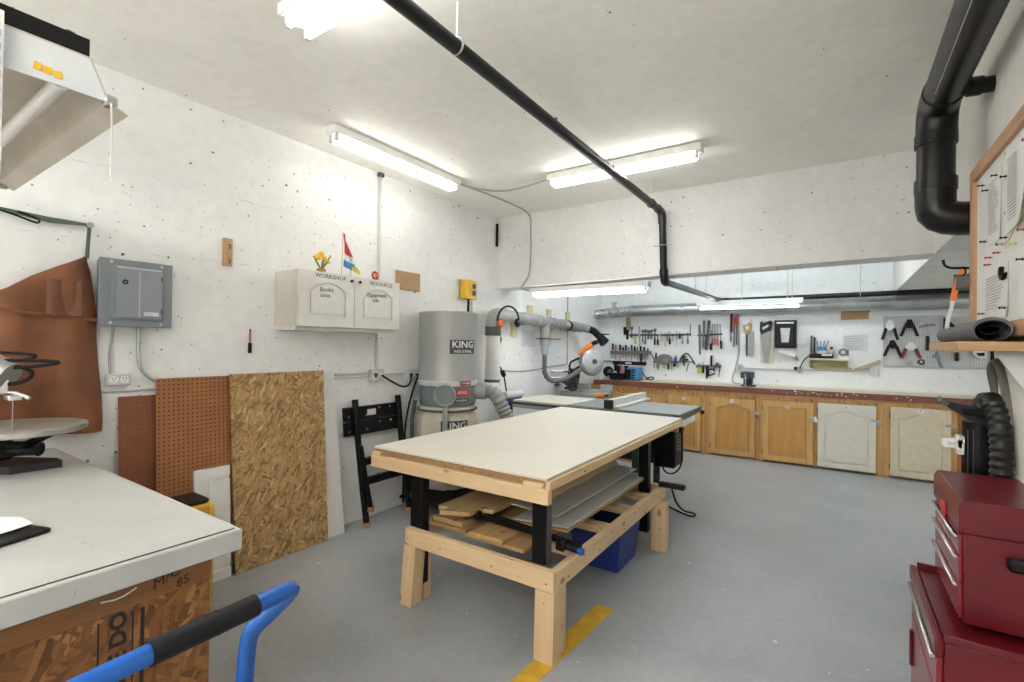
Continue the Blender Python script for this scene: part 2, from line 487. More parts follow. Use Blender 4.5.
# unseen lamps added behind the camera to brighten the room evenly
for x0, y, lb in ((-2.6, -.75, 'added fill twin-tube light hung behind the camera, on the left'), (-1.0, -.75, 'added fill twin-tube light hung behind the camera, on the right'), (-2.6, -2.1, 'added fill twin-tube light near the front wall, on the left'), (-1.0, -2.1, 'added fill twin-tube light near the front wall, on the right')):
    t = fluoro(lb, (x0, y), (x0 + 1.25, y), 2.62, gap=.13, w=.08, tm=TUBEB)
    for x in (x0 + .12, x0 + 1.13): MB().cyl((x, y, 2.62), (x, y, 2.998), .004, n=6).obj('hanger_rod', STEEL, t)
fluoro('added fill twin-tube light on the recess ceiling, unseen behind the beam, on the left', (-2.6, 6.1), (-1.45, 6.1), 2.999, gap=.12, w=.11, tm=TUBER)  # this lamp and the next are added out of view to brighten the recess
fluoro('added fill twin-tube light on the recess ceiling, unseen behind the beam, on the right', (-.9, 6.1), (.4, 6.1), 2.999, gap=.12, w=.11, tm=TUBER)
fluoro('added fill twin-tube light under the bulkhead, hidden by the right wall', (1.75, 5.0), (1.75, 6.3), 2.209, gap=.12, w=.11, tm=TUBEH)  # unseen lamp added to brighten the right end of the recess

# hanging troffer at the upper left (switched off)
t = thing('hanging_light', 'unlit white hooded fluorescent fixture hanging over the left bench', 'hanging light', (-2.17, .2, 2.1))
x0, x1, yc = -2.78, -1.58, .185
def sect(x): return [(x, yc - .25, 2.12), (x, yc - .23, 2.215), (x, yc + .225, 2.215), (x, yc + .262, 2.12)]
m = MB()
m.prism([(x0, yc - .10, 2.218), (x0, yc + .225, 2.218), (x0, yc + .225, 2.262), (x0, yc - .10, 2.262)], (x1 - x0, 0, 0))
m.obj('ballast_box', BLACK, t)
for x in (x0, x1 - .004): MB().prism(sect(x), (.004, 0, 0)).obj('end_plate', paint('fixture_white', (.66, .68, .70), .4, var=.04), t)
m = MB()
m.prism([(x0, yc - .23, 2.213), (x0, yc + .225, 2.213), (x0, yc + .225, 2.218), (x0, yc - .23, 2.218)], (x1 - x0, 0, 0))
for sg in (-1, 1):
    m.prism([(x0, yc + sg * .225, 2.216), (x0, yc + sg * .262, 2.12), (x0, yc + sg * .306, 2.098), (x0, yc + sg * .308, 2.102), (x0, yc + sg * .266, 2.124), (x0, yc + sg * .229, 2.218)], (x1 - x0, 0, 0))
m.obj('reflector', paint('dusty_reflector', (.56, .50, .42), .5, var=.15, scale=5), t)
for y in (yc + .175, yc - .12):
    MB().cyl((x0 + .03, y, 2.133), (x1 - .012, y, 2.133), .017, n=16).obj('tube', paint('unlit_tube', (.78, .76, .73), .25, var=.03), t)
for a, b in (((x1 - .03, yc + .257, 2.112), (x1 + .004, yc + .285, 2.14)), ((x0 - .012, yc + .24, 2.10), (x0 + .02, yc + .29, 2.14))): MB().box(a, b, .004).obj('corner_clip', STEEL, t)
MB().tube([(x1 + .01, yc + .268, 2.115), (x1 + .012, yc + .27, 2.03), (x1 + .01, yc + .268, 1.93), (x1 + .012, yc + .275, 1.90), (x1 + .012, yc + .305, 1.888)], .0022, 6, 1).obj('pull_cord', paint('cord_white', (.7, .66, .58), .7), t)
m = MB()
for k in range(3): m.obox((x1 + .002, .315 + k * .018, 2.148 - k * .002), (.003, .015, .018), Rot('X', 8 * (k - 1)), .002)
m.obj('tape_mark', YEL, t)
for x in (x0 + .2, x1 - .2): MB().cyl((x, yc, 2.26), (x, yc, 2.995), .003, n=6).obj('hanger_chain', STEEL, t)
m = MB().tube([(x1 - .03, yc + .19, 2.272), (x1 - .06, yc + .21, 2.285), (x1 - .1, yc + .19, 2.28), (x1 - .09, yc + .14, 2.275)], .008, 6, 1)
m.obj('wiring_clip', DKST, t)
m = MB().grid([[(-1.555, -.02, 2.24), (-1.55, .12, 2.24), (-1.555, .254, 2.235)], [(-1.55, -.02, 2.05), (-1.545, .12, 2.05), (-1.55, .253, 2.05)], [(-1.545, -.02, 1.868), (-1.54, .12, 1.868), (-1.545, .252, 1.868)]], (-.001, 0, 0))
t = tag(m.obj('paper_sheet', PAPER), 'white printed sheet hanging at the left photo edge before the unlit fixture', 'poster')
MB().box((-1.5425, .0, 1.885), (-1.541, .25, 1.892)).obj('printed_line', paint('magenta_print', (.5, .08, .3), .8), t)
mm = MB()
for k in range(9): mm.box((-1.5435, .236, 1.93 + k * .03), (-1.5425, .248, 1.945 + k * .03))
mm.obj('printed_figures', paint('violet_print', (.45, .42, .6), .8), t)

# ------------------------------------------------------------------ pipes
def clampring(p, ax, r, w=.02): 
    d = V(ax).normalized() * w / 2
    return MB().cyl(V(p) - d, V(p) + d, r)
t = thing('drain_pipe', 'long black drain pipe slung under the ceiling, dropping before the beam', 'pipe', (-1.38, 3, 2.8))
m = MB().cyl((-1.385, -3.0, 2.81), (-1.385, 4.50, 2.79), .033, n=18)
m.obj('ceiling_run', ABS, t)
m = MB().tube([(-1.385, 4.46, 2.79), (-1.385, 4.555, 2.785), (-1.375, 4.575, 2.755), (-1.37, 4.575, 2.67)], .039, 14, 1); m.obj('elbow', ABS, t)
MB().cyl((-1.37, 4.575, 2.70), (-1.352, 4.575, 2.2), .033, n=18).obj('drop', ABS, t)
m = MB().tube([(-1.352, 4.575, 2.235), (-1.352, 4.575, 2.165), (-1.352, 4.60, 2.125), (-1.352, 4.67, 2.12)], .041, 14, 1); m.obj('elbow', ABS, t)
MB().cyl((-1.352, 4.64, 2.12), (-1.352, 7.25, 2.165), .031, n=18).obj('recess_run', ABS, t)
m = MB().tube([(-1.352, 7.18, 2.163), (-1.352, 7.29, 2.165), (-1.33, 7.32, 2.165), (-1.23, 7.32, 2.166)], .039, 14, 1); m.obj('elbow', ABS, t)
MB().cyl((-1.26, 7.32, 2.166), (2.04, 7.32, 2.19), .032, n=18).obj('wall_run', ABS, t)
for y, z in ((1.6, 2.805), (4.28, 2.79)):
    m = MB().torus((-1.385, y, z), (0, 1, 0), .036, .006, 20, 6); m.obj('hanger_ring', GALV if y < 2 else ABS, t)
    MB().cyl((-1.385, y, z + .034), (-1.385, y, 2.998), .0045, n=8).obj('hanger_rod', WHITE, t)
for y in (.9, 2.5, 3.4): MB().box((-1.392, y - .006, 2.836), (-1.378, y + .006, 2.85)).obj('bolt', DKST, t)
m = MB().torus((-1.362, 4.575, 2.46), (0, 0, 1), .036, .005, 20, 6); m.box((-1.45, 4.57, 2.455), (-1.28, 4.58, 2.465)); m.box((-1.37, 4.60, 2.45), (-1.355, 4.655, 2.47)); m.obj('wall_clamp', GALV, t)
for x in (-1.08, -.53, .25):
    MB().cyl((x, 7.32, 2.2), (x, 7.32, 2.998), .005, n=8).obj('hanger_rod', LGREY, t)
    m = MB().torus((x, 7.32, 2.17), (1, 0, 0), .036, .004, 18, 6); m.obj('hanger_ring', LGREY, t)
MB().cyl((-1.352, 5.8, 2.16), (-1.352, 5.8, 2.998), .005, n=8).obj('hanger_rod', LGREY, t)

t = thing('vent_pipe', 'fat black waste pipe running along the right of the ceiling and turning down', 'pipe', (.422, 2.5, 2.7))
R = .078
MB().cyl((.427, -3.09, 2.755), (.427, 3.12, 2.755), R, n=32).obj('ceiling_run', ABS, t)
MB().tube([(.427, 3.07, 2.755), (.427, 3.21, 2.755), (.425, 3.26, 2.70), (.424, 3.27, 2.59)], R * 1.08, 28, 2).obj('elbow', ABS, t)
MB().cyl((.424, 3.27, 2.63), (.422, 3.27, 2.265), R, n=32).obj('drop', ABS, t)
for z in (2.585, 2.35): MB().cyl((.423, 3.27, z - .03), (.423, 3.27, z + .03), R * 1.12, n=32).obj('coupling', ABS, t)
MB().tube([(.422, 3.27, 2.325), (.422, 3.27, 2.25), (.43, 3.27, 2.20), (.49, 3.27, 2.168), (.62, 3.27, 2.16)], R * 1.07, 28, 1).obj('elbow', ABS, t)
MB().cyl((.60, 3.27, 2.156), (1.3, 3.27, 2.15), R, n=28).obj('side_run', ABS, t)
MB().torus((.427, 3.09, 2.755), (0, 1, 0), R * 1.0, .006, 32, 6).obj('joint_ring', paint('yellow_glue', (.45, .42, .1), .5), t)
m = MB().cyl((.46, 3.04, 2.735), (.6, 3.07, 2.735), .036, n=16); m.cyl((.51, 3.05, 2.735), (.555, 3.06, 2.735), .043, n=16); m.obj('branch', ABS, t)
m = MB().box((.427 - R * .62 - .002, 1.2, 2.755 - R * .80), (.427 - R * .60, 2.95, 2.755 - R * .785))
m.obj('printed_stripe', paint('pipe_print', (.5, .5, .45), .6), t)

t = thing('metal_duct', 'round galvanised metal duct running along the far wall above the tools', 'duct', (-.5, 7.5, 2.0))
MB().cyl((-2.72, 7.52, 2.07), (2.04, 7.52, 2.085), .088, n=32).obj('straight_run', GALV, t)
pts = [(-3.34, 7.5, 2.02), (-3.1, 7.5, 2.045), (-2.92, 7.51, 2.065), (-2.72, 7.52, 2.07)]
MB().tube(pts, .086, 24, 1, rib=.018).obj('flexible_section', paint('crumpled_foil', (.52, .54, .54), .35, .8, var=.35, scale=30), t)
for x in (-2.72, -1.93, -.1):
    for dx in (-.025, .025): MB().torus((x + dx, 7.52, 2.072), (1, 0, 0), .09, .008, 28, 6).obj('joint_ring', GALV, t)
m = MB().cyl((-3.02, 7.5, 2.10), (-3.02, 7.5, 2.22), .03, n=12); m.box((-3.06, 7.47, 2.20), (-2.98, 7.53, 2.215)); m.obj('damper_handle', GALV, t)

# small conduits and wires
def wire(name, label, cat, pts, r=.006, mat=None, sm=2, n=8):
    return tag(MB().tube(pts, r, n, sm).obj(name, mat or GREYP), label, cat)
CAB = paint('grey_cable', (.36, .37, .37), .5, var=.1)
wire('cable', 'grey cable looping between the two strip lights along the ceiling', 'cable', [(-2.89, 3.37, 2.97), (-2.80, 3.55, 2.955), (-2.62, 3.74, 2.95), (-2.35, 3.75, 2.965), (-2.13, 3.70, 2.97)], .008, CAB)
wire('conduit', 'bent grey conduit running from the ceiling light down the beam face', 'conduit', [(-2.88, 3.37, 2.975), (-2.85, 3.9, 2.985), (-2.83, 4.4, 2.98), (-2.86, 4.60, 2.96), (-2.88, 4.645, 2.88), (-2.88, 4.648, 2.5), (-2.89, 4.648, 2.30), (-2.97, 4.648, 2.20), (-3.02, 4.655, 2.155), (-2.97, 4.80, 2.13)], .009, CAB)
tag(MB().box((-3.347, 4.612, 2.66), (-3.322, 4.634, 2.93), .003).obj('metal_strip', BLACK), 'short black upright strip in the upper corner beside the beam', 'metal strip')
# ------------------------------------------------------------------ doors with an arched panel
def arch_door(name, parent, o, U, w, h, mat, out, arch=.05, fr=.075, th=.02, style='cathedral', frb=None, pm=None):
    o, U, n = V(o), V(U).normalized(), V(out).normalized()
    Z = V((0, 0, 1)); frb = frb or fr
    P = lambda u, v, d: o + U * u + Z * v + n * d
    m = MB()
    m.prism([P(0, 0, 0), P(w, 0, 0), P(w, h, 0), P(0, h, 0)], n * (th * .53))
    tk = n * (th * .47); b = th * .53
    m.prism([P(0, 0, b), P(fr, 0, b), P(fr, h, b), P(0, h, b)], tk)
    m.prism([P(w - fr, 0, b), P(w, 0, b), P(w, h, b), P(w - fr, h, b)], tk)
    m.prism([P(fr, 0, b), P(w - fr, 0, b), P(w - fr, frb, b), P(fr, frb, b)], tk)
    def curve(u, top):
        t = (u - fr) / (w - 2 * fr)
        if style == 'round': return top - arch * (2 * t - 1) ** 2
        if style == 'flat': return top
        return top - arch * (1 - (.5 - .5 * math.cos(2 * PI * min(max((t - .08) / .84, 0), 1))))
    K = 14
    us = [fr + (w - 2 * fr) * i / K for i in range(K + 1)]
    for a, c in zip(us, us[1:]):
        m.prism([P(a, curve(a, h - fr), b), P(c, curve(c, h - fr), b), P(c, h, b), P(a, h, b)], tk)
    # raised field
    g = fr * .22
    lo = [P(fr + g, frb + g, b)] + [P(w - fr - g, frb + g, b)]
    up = [P(fr + g + (w - 2 * fr - 2 * g) * i / K, curve(fr + (w - 2 * fr) * i / K, h - fr) - g, b) for i in range(K, -1, -1)]
    d = m.obj(name, mat, parent, 30)
    MB().prism(lo + up, n * th * .36).obj('raised_panel', pm or mat, d, 30)
    return d

# ------------------------------------------------------------------ counter along the far wall
YF = 7.2
wt = thing('worktop', 'long counter top with a red-brown wooden front edge along the far wall', 'worktop', (-.6, 7.5, .905))
MB().prism([(-3.20, YF + .005, .91), (2.04, YF + .005, .925), (2.04, YF + .005, .975), (-3.20, YF + .005, .96)], (0, .53, 0)).obj('top_board', paint('counter_top_paint', (.66, .58, .47), .5, var=.1), wt)
MB().prism([(-3.22, YF - .034, .886), (2.04, YF - .034, .902), (2.04, YF - .034, .975), (-3.22, YF - .034, .962)], (0, .033, 0)).obj('front_edge', TOPWOOD, wt)
MB().box((-3.2, 7.735, .962), (2.04, 7.748, .99)).obj('back_strip', CREAM, wt)
m = MB()
for k in range(34):
    x = random.uniform(-.5, .75) if k < 24 else random.uniform(-3, 0)
    z = random.uniform(.91, .955) + .0035 * (x + 3)
    m.obox((x, YF - .0352, z), (random.uniform(.006, .022), .002, random.uniform(.004, .012)), Rot('Y', random.uniform(-60, 60)))
m.obj('paint_drips', WHITE, wt)
edges = [-3.33, -2.69, -2.10, -1.51, -.84, -.20, .47, 1.13]
doors = [(-3.26, -2.76), (-2.64, -2.16), (-2.04, -1.575), (-1.447, -.885), (-.795, -.225), (-.178, .405), (.54, 1.072)]
BAREP = wood('bare_orange_door', (.54, .29, .09), (.76, .47, .19), 2, .45, knots=False)
PANELP = wood('amber_door_panel', (.50, .235, .06), (.66, .36, .11), 2, .4, knots=False)
dlab = ['orange pine base cabinet at the far left end of the counter', 'orange pine base cabinet behind the miter saw', 'orange pine base cabinet with an arched door seen over the table saw', 'orange pine base cabinet numbered 4 with an arched door', 'orange pine base cabinet numbered 5 with a plain square door', 'base cabinet numbered 6 with a whitish door', 'base cabinet numbered 7 with a cream door']
for i in range(7):
    x0, x1 = edges[i], edges[i + 1]
    zt = .893 + .002 * i
    t = thing('base_cabinet', dlab[i], 'cabinet', ((x0 + x1) / 2, 7.45, 0))
    d0, d1 = doors[i]
    z0, z1 = .035, .78 + .009 * i
    m = MB()
    for a, b in ((x0 + .001, d0 - .004), (d1 + .004, x1 - .001)): m.box((a, YF, 0), (b, YF + .02, zt))
    m.box((d0 - .004, YF, z1 + .005), (d1 + .004, YF + .02, zt))
    m.obj('face_frame', PINEBACK, t)
    m = MB().box((x0 + .001, YF + .021, .05), (x0 + .018, 7.73, zt)); m.box((x1 - .018, YF + .021, .05), (x1 - .001, 7.73, zt)); m.box((x0 + .018, YF + .05, .05), (x1 - .018, 7.73, .07)); m.box((x0 + .018, 7.70, .05), (x1 - .018, 7.73, zt))
    m.box((x0 + .018, YF + .06, .002), (x1 - .018, YF + .08, .05))
    m.obj('carcass', PINEBKX, t)
    dm = [BAREP, BAREP, BAREP, BAREP, BAREP, paint('whitish_door', (.68, .65, .56), .45, var=.06), paint('cream_door', (.66, .58, .42), .45, var=.08)][i]
    d = arch_door('door', t, (d0, YF - .002, z0), (1, 0, 0), d1 - d0, z1 - z0, dm, (0, -1, 0), style='flat' if i == 4 else 'cathedral', arch=.055, fr=.07, th=.036, pm=PANELP if i < 5 else None)
    if i >= 2:
        MB().cyl((((d0 + d1) / 2), YF - .037, z1 - .035 - (.0 if i != 4 else .04)), ((d0 + d1) / 2, YF - .042, z1 - .035 - (.0 if i != 4 else .04)), .026, n=20).obj('number_disc', PAPER, d)
        text(str(i + 1), .045, ((d0 + d1) / 2, YF - .0425, z1 - .035 - (.0 if i != 4 else .04)), (1, 0, 0), (0, 0, 1), INK, d, 'number')
    for z in (z0 + .1, z1 - .1): MB().cyl((d0 - .004, YF - .03, z - .03), (d0 - .004, YF - .03, z + .03), .006, n=8).obj('hinge', DKST, d)
    hz = z1 - .17
    MB().box((d1 - .05, YF - .043, hz - .013), (d1 + .03, YF - .0385, hz + .013), .002).obj('hasp', STEEL, d)
    if i >= 2:
        p = thing('padlock', ['small brass padlock on the door left of cabinet 4', 'small padlock on the hasp of cabinet 4', 'shiny padlock on the hasp of cabinet 5', 'padlock on the hasp of cabinet 6', 'brass padlock on the hasp of cabinet 7'][i - 2], 'padlock', (d1 + .025, YF - .056, hz - .055))
        MB().box((d1 - .002, YF - .070, hz - .065), (d1 + .052, YF - .045, hz - .015), .004).obj('lock_body', [BLACK, CHROME, CHROME, STEEL, paint('brass', (.6, .45, .2), .3, 1)][i - 2], p)
        MB().torus((d1 + .025, YF - .056, hz - .018), (0, 1, 0), .013, .003, 12, 6, PI, 2 * PI).obj('shackle', CHROME, p)
m = MB().box((1.131, YF, 0), (2.04, YF + .02, .905)); m.box((1.131, YF + .021, .0), (2.04, 7.73, .02)); m.box((1.15, YF + .021, .02), (1.17, 7.73, .9))
tag(m.obj('base_cabinet', wood('red_brown_panel', (.30, .10, .035), (.40, .16, .06), 2, .5, knots=False)), 'plain red-brown cabinet panel right of cabinet 7', 'cabinet')

# ------------------------------------------------------------------ wall cabinet on the left wall
t = thing('wall_cabinet', 'off-white two-door wall cabinet with handwriting on its arched doors', 'wall cabinet', (-3.2, 2.3, 1.605))
XF = -3.05
m = MB().box((-3.349, 1.925, 1.61), (XF - .021, 2.84, 2.005)); m.obj('body', paint('cabinet_side', (.62, .58, .51), .5, var=.04), t)
m = MB().box((-3.349, 1.93, 1.585), (XF - .05, 2.83, 1.609)); m.obj('light_rail', DOORW, t)
for k, (y0, y1) in enumerate(((1.925, 2.378), (2.384, 2.835))):
    d = arch_door('door', t, (XF - .028, y0, 1.613), (0, 1, 0), y1 - y0, .392, DOORW, (1, 0, 0), arch=.06, fr=.075, style='round', th=.03)
    m = MB().cyl((XF, [y1 - .035, y0 + .035][k], 1.965), (XF + .014, [y1 - .035, y0 + .035][k], 1.965), .006, n=10); m.ball((XF + .02, [y1 - .035, y0 + .035][k], 1.965), .012, (.7, 1, 1)); m.obj('knob', BLACK, d)
    text(['WORKSHOP', 'RESOURCE'][k], .042, (XF + .0025, (y0 + y1) / 2 + [.02, .03][k], 1.975 - .004 * k), (0, 1, -.01), (0, 0, 1), INK, d, 'handwriting', sx=1.1)
    text(['Books', 'Equipment'][k], .045, (XF - .0005, (y0 + y1) / 2 - .01, 1.88), (0, 1, .06), (0, 0, 1), INK, d, 'handwriting')
    text(['Ideas', 'Info'][k], .042, (XF - .0005, (y0 + y1) / 2 - .02, 1.838), (0, 1, .06), (0, 0, 1), INK, d, 'handwriting')
# flowers and flags on the cabinet
t = thing('flower_pot', 'tiny wooden pot of yellow flowers standing on the wall cabinet', 'flowers', (-3.15, 2.16, 2.006))
MB().lathe([(.03, 0), (.034, .035), (.028, .035), (.026, .01)], (-3.15, 2.16, 2.006), n=14).obj('pot', HANDLEW, t)
m = MB()
for a in range(7): m.tube([(-3.15, 2.16, 2.03), (-3.15 + .02 * math.cos(a), 2.16 + .025 * math.sin(a * 1.3), 2.08), (-3.15 + .03 * math.cos(a), 2.16 + .06 * math.sin(a * 1.3), 2.10 + .008 * a)], [.006, .008, .004], 6)
m.obj('leaves', paint('leaf_green', (.22, .28, .04), .6), t)
for y, z, r in ((2.12, 2.12, .026), (2.145, 2.145, .026), (2.175, 2.115, .022), (2.20, 2.10, .018)):
    MB().ball((-3.13, y, z), r, (.7, 1, .9)).obj('blossom', YEL, t)
def flag(label, y, zt, cols, lean, w):
    t = thing('hand_flag', label, 'flag', (-3.15, y, 2.006))
    top = V((-3.15, y + lean, zt))
    MB().cyl((-3.15, y, 2.006), top, .0045, n=6).obj('stick', PALE, t)
    n = len(cols)
    H = zt - 2.05
    for i, c in enumerate(cols):
        a, b = i / n, (i + 1) / n
        rows = []
        for f in (a, (a + b) / 2, b):
            z = zt - f * H * .86
            ww = w * (.18 + .82 * min(1, f * 1.3)) * (1 if f < .85 else .7)
            rows.append([(-3.15 + .012 * math.sin(u * 5 + f * 4), y + lean * (1 - f * .8) + ww * u + f * .02, z - .03 * u) for u in (0, .33, .66, 1)])
        MB().grid(rows, (.003, 0, 0)).obj('cloth', c, t)
flag('furled red, white and blue hand flag standing on the wall cabinet', 2.335, 2.345, [paint('flag_red', (.55, .03, .05), .8), paint('flag_red', 0), paint('flag_red', 0), paint('flag_white', (.75, .75, .75), .8), paint('flag_blue', (.05, .22, .5), .8)], .01, .095)
flag('short yellow hand flag beside the red flag on the cabinet', 2.425, 2.17, [paint('flag_blue', 0), YGRN, paint('flag_yellow', (.72, .62, .1), .8)], -.02, .07)
t = thing('flower_pot', 'small red and orange artificial flower on the right of the wall cabinet', 'flowers', (-3.12, 2.635, 2.006))
MB().cyl((-3.12, 2.635, 2.006), (-3.12, 2.635, 2.02), .018, .014, 12).obj('pot', HANDLEW, t)
m = MB()
for a in range(8): m.ball((-3.12, 2.635 + .026 * math.cos(a * PI / 4), 2.05 + .026 * math.sin(a * PI / 4)), .014, (.5, 1, 1), 1)
m.obj('petals', REDL, t)
MB().ball((-3.105, 2.635, 2.05), .013).obj('blossom_centre', ORNG, t)

# ------------------------------------------------------------------ left wall: electrics and small things
def block(name, label, cat, a, b, mat, bev=.003, group=None): return tag(MB().box(a, b, bev).obj(name, mat), label, cat, group)
t = thing('breaker_panel', 'grey steel electrical breaker panel on the left wall', 'electrical panel', (-3.3, 1.07, 1.57))
MB().box((-3.349, .918, 1.585), (-3.275, 1.235, 1.935)).obj('back_box', GREY, t)
m = MB().box((-3.275, .903, 1.572), (-3.262, 1.247, 1.943), .004); m.box((-3.262, .955, 1.61), (-3.250, 1.20, 1.908), .006); m.obj('cover', GREY, t)
d = MB().box((-3.250, .975, 1.622), (-3.244, 1.19, 1.888), .004).obj('door', paint('grey_enamel_door', (.25, .275, .30), .4, var=.04), t)
MB().box((-3.2445, 1.077, 1.625), (-3.2425, 1.081, 1.885)).obj('fold_line', LGREY, d)
m = MB().torus((-3.243, 1.013, 1.818), (1, 0, 0), .010, .004, 14, 6); m.obj('latch', BLACK, d)
MB().box((-3.245, 1.102, 1.636), (-3.2425, 1.172, 1.658)).obj('name_label', paint('label_silver', (.62, .63, .64), .4), d)
for z in (1.66, 1.85): MB().box((-3.2445, 1.182, z - .012), (-3.240, 1.190, z + .012), .001).obj('hinge', DKST, d)
for y in (.955, 1.19):
    for z in (1.592, 1.924): MB().cyl((-3.262, y, z), (-3.257, y, z), .008, n=10).obj('screw', LGREY, t)
MB().box((-3.2505, .975, 1.893), (-3.2485, 1.185, 1.902)).obj('painted_highlight', LGREY, t)  # pale strip painted as a highlight above the panel door
t = thing('outlet_box', 'grey double electrical outlet box below the breaker panel', 'outlet', (-3.31, 1.01, 1.24))
MB().box((-3.349, .958, 1.245), (-3.305, 1.068, 1.31), .004).obj('box', LGREY, t)
for y in (.988, 1.037):
    f = MB().cyl((-3.305, y, 1.278), (-3.301, y, 1.278), .021, n=18).obj('receptacle', WHITE, t)
    m = MB()
    for dy in (-.007, .007): m.box((-3.301, y + dy - .0015, 1.279), (-3.3, y + dy + .0015, 1.29))
    m.cyl((-3.301, y, 1.268), (-3.3, y, 1.268), .003, n=8); m.obj('slots', BLACK, f)
m = MB().box((-3.349, .9, 1.207), (-3.335, 1.2, 1.217), .003); tag(m.obj('raceway', LGREY), 'flat metal raceway along the left wall below the outlet box', 'raceway')
m = MB().box((-3.349, 2.43, 1.235), (-3.33, 2.77, 1.25), .003); m.box((-3.349, 2.43, 1.205), (-3.335, 2.77, 1.216), .002); tag(m.obj('raceway', LGREY), 'pair of flat raceways running to the junction box below the wall cabinet', 'raceway')
m = MB().box((-3.349, 2.92, 1.215), (-3.33, 3.18, 1.23), .003); tag(m.obj('raceway', LGREY), 'short raceway between the two junction boxes', 'raceway')
wire('cable', 'thin grey cable from the breaker panel to the outlet box', 'cable', [(-3.335, .99, 1.58), (-3.335, .985, 1.50), (-3.335, .975, 1.42), (-3.335, .98, 1.31)], .007, CAB)
wire('conduit', 'silver flexible conduit curving down from the breaker panel', 'conduit', [(-3.325, 1.105, 1.58), (-3.325, 1.105, 1.42), (-3.325, 1.115, 1.34), (-3.325, 1.16, 1.28), (-3.33, 1.215, 1.25)], .011, GALV)
t = tag(MB().box((-3.349, 1.559, 1.995), (-3.328, 1.619, 2.178), .004).obj('peg_strip', wood('oak_strip', (.42, .26, .12), (.55, .36, .18), 2, knots=False)), 'small wooden strip with two screw hooks on the left wall', 'hook strip')
for z in (2.04, 2.135):
    m = MB().tube([(-3.33, 1.59, z), (-3.31, 1.59, z), (-3.30, 1.59, z - .008), (-3.30, 1.59, z - .02), (-3.31, 1.59, z - .026)], .004, 6, 1); m.obj('hook', DKST, t)
t = thing('marker_pen', 'small pink and black marker hanging on the left wall', 'marker', (-3.34, 1.747, 1.42))
MB().cyl((-3.337, 1.747, 1.42), (-3.337, 1.747, 1.49), .012, n=12).obj('grip', BLACK, t)
MB().cyl((-3.337, 1.747, 1.49), (-3.337, 1.747, 1.565), .007, n=10).obj('shaft', paint('pink_plastic', (.6, .1, .22), .4), t)
MB().cyl((-3.337, 1.747, 1.565), (-3.337, 1.747, 1.585), .005, n=8).obj('cap', BLACK, t)
wire('conduit', 'white vertical conduit from the ceiling behind the wall cabinet', 'conduit', [(-3.335, 2.857, 2.985), (-3.335, 2.852, 2.0), (-3.335, 2.845, 1.275)], .012, LGREY, 0)
block('conduit_bracket', 'small dark bracket where the white conduit meets the ceiling', 'bracket', (-3.348, 2.83, 2.96), (-3.31, 2.885, 2.995), DKST)
def jbox(name, label, c, s=.07):
    t = thing(name, label, 'outlet', (c[0], c[1], c[2] - s))
    MB().box((-3.349, c[1] - s, c[2] - s * .75), (-3.30, c[1] + s, c[2] + s * .75), .004).obj('box', LGREY, t)
    for dy in (-.03, .03):
        MB().cyl((-3.30, c[1] + dy, c[2]), (-3.296, c[1] + dy, c[2]), .02, n=14).obj('receptacle', WHITE if dy > 0 else DKST, t)
jbox('outlet_box', 'grey outlet box with a black cord below the wall cabinet', (-3.32, 2.84, 1.222))
jbox('outlet_box', 'grey outlet box right beside the dust collector', (-3.32, 3.26, 1.205))
wire('cable', 'black power cord drooping between the two outlet boxes', 'cable', [(-3.29, 2.87, 1.22), (-3.25, 2.95, 1.16), (-3.24, 3.08, 1.10), (-3.25, 3.18, 1.13), (-3.29, 3.22, 1.22)], .008, RUB)
wire('cable', 'black power cord hanging beside the dust collector drum', 'cord', [(-3.29, 3.28, 1.21), (-3.25, 3.28, 1.21), (-3.27, 3.24, 1.1), (-3.32, 3.20, .85), (-3.33, 3.18, .6), (-3.33, 3.18, .02)], .009, RUB)
block('wood_offcut', 'tan rectangular board fixed to the wall right of the cabinet', 'board', (-3.349, 3.06, 2.0), (-3.335, 3.365, 2.172), CARD, .002)
t = thing('power_switch', 'yellow switch box on a small plywood board above the dust collector', 'switch', (-3.33, 4.08, 1.98))
MB().box((-3.349, 3.93, 1.995), (-3.335, 4.245, 2.195), .002).obj('backing_board', paint('plywood_pale', (.55, .45, .27), .7), t)
MB().box((-3.334, 3.97, 1.985), (-3.25, 4.13, 2.19), .008).obj('box', YEL, t)
for z in (2.05, 2.125): MB().box((-3.25, 4.065, z - .025), (-3.238, 4.115, z + .025), .004).obj('button', paint('button_brown', (.16, .05, .02), .5), t)
MB().tube([(-3.29, 4.05, 1.99), (-3.29, 4.05, 1.9), (-3.28, 4.03, 1.8), (-3.28, 4.0, 1.6)], .014, 8, 1).obj('cord', RUB, t)

# leather apron on its strap
LEA = paint('brown_leather', (.20, .068, .023), .5, var=.35, scale=6)
Lz = [(1.93, .855, .868), (1.875, .75, .882), (1.81, .65, .89), (1.745, .57, .897), (1.70, .50, .902), (1.65, .40, .908), (1.5, .35, .915), (1.35, .33, .928), (1.2, .33, .938), (1.08, .34, .94), (1.015, .35, .938)]
rows = []
for z, a, b in Lz:
    row = []
    for k in range(17):
        u = k / 16
        y = a + (b - a) * u
        x = -3.30 + .018 * math.sin(y * 27 + z * 3) + .012 * math.sin(z * 11 + y * 9) + .02 * math.sin(u * PI)
        row.append((x, y, z + .012 * math.sin(u * 5)))
    rows.append(row)
ap = thing('leather_apron', 'brown leather work apron hanging on the left wall by the bench', 'apron', (-3.3, .75, 1.02))
MB().grid(rows, (-.012, 0, 0)).obj('skirt', LEA, ap, 60)
pk = [[(-3.262 + .012 * math.sin(k * 1.3), .70 + .13 * k / 6, z) for k in range(7)] for z in (1.80, 1.72, 1.62)]
MB().grid(pk, (-.006, 0, 0)).obj('pocket', paint('brown_leather_pocket', (.17, .06, .026), .55, var=.25, scale=6), ap, 60)
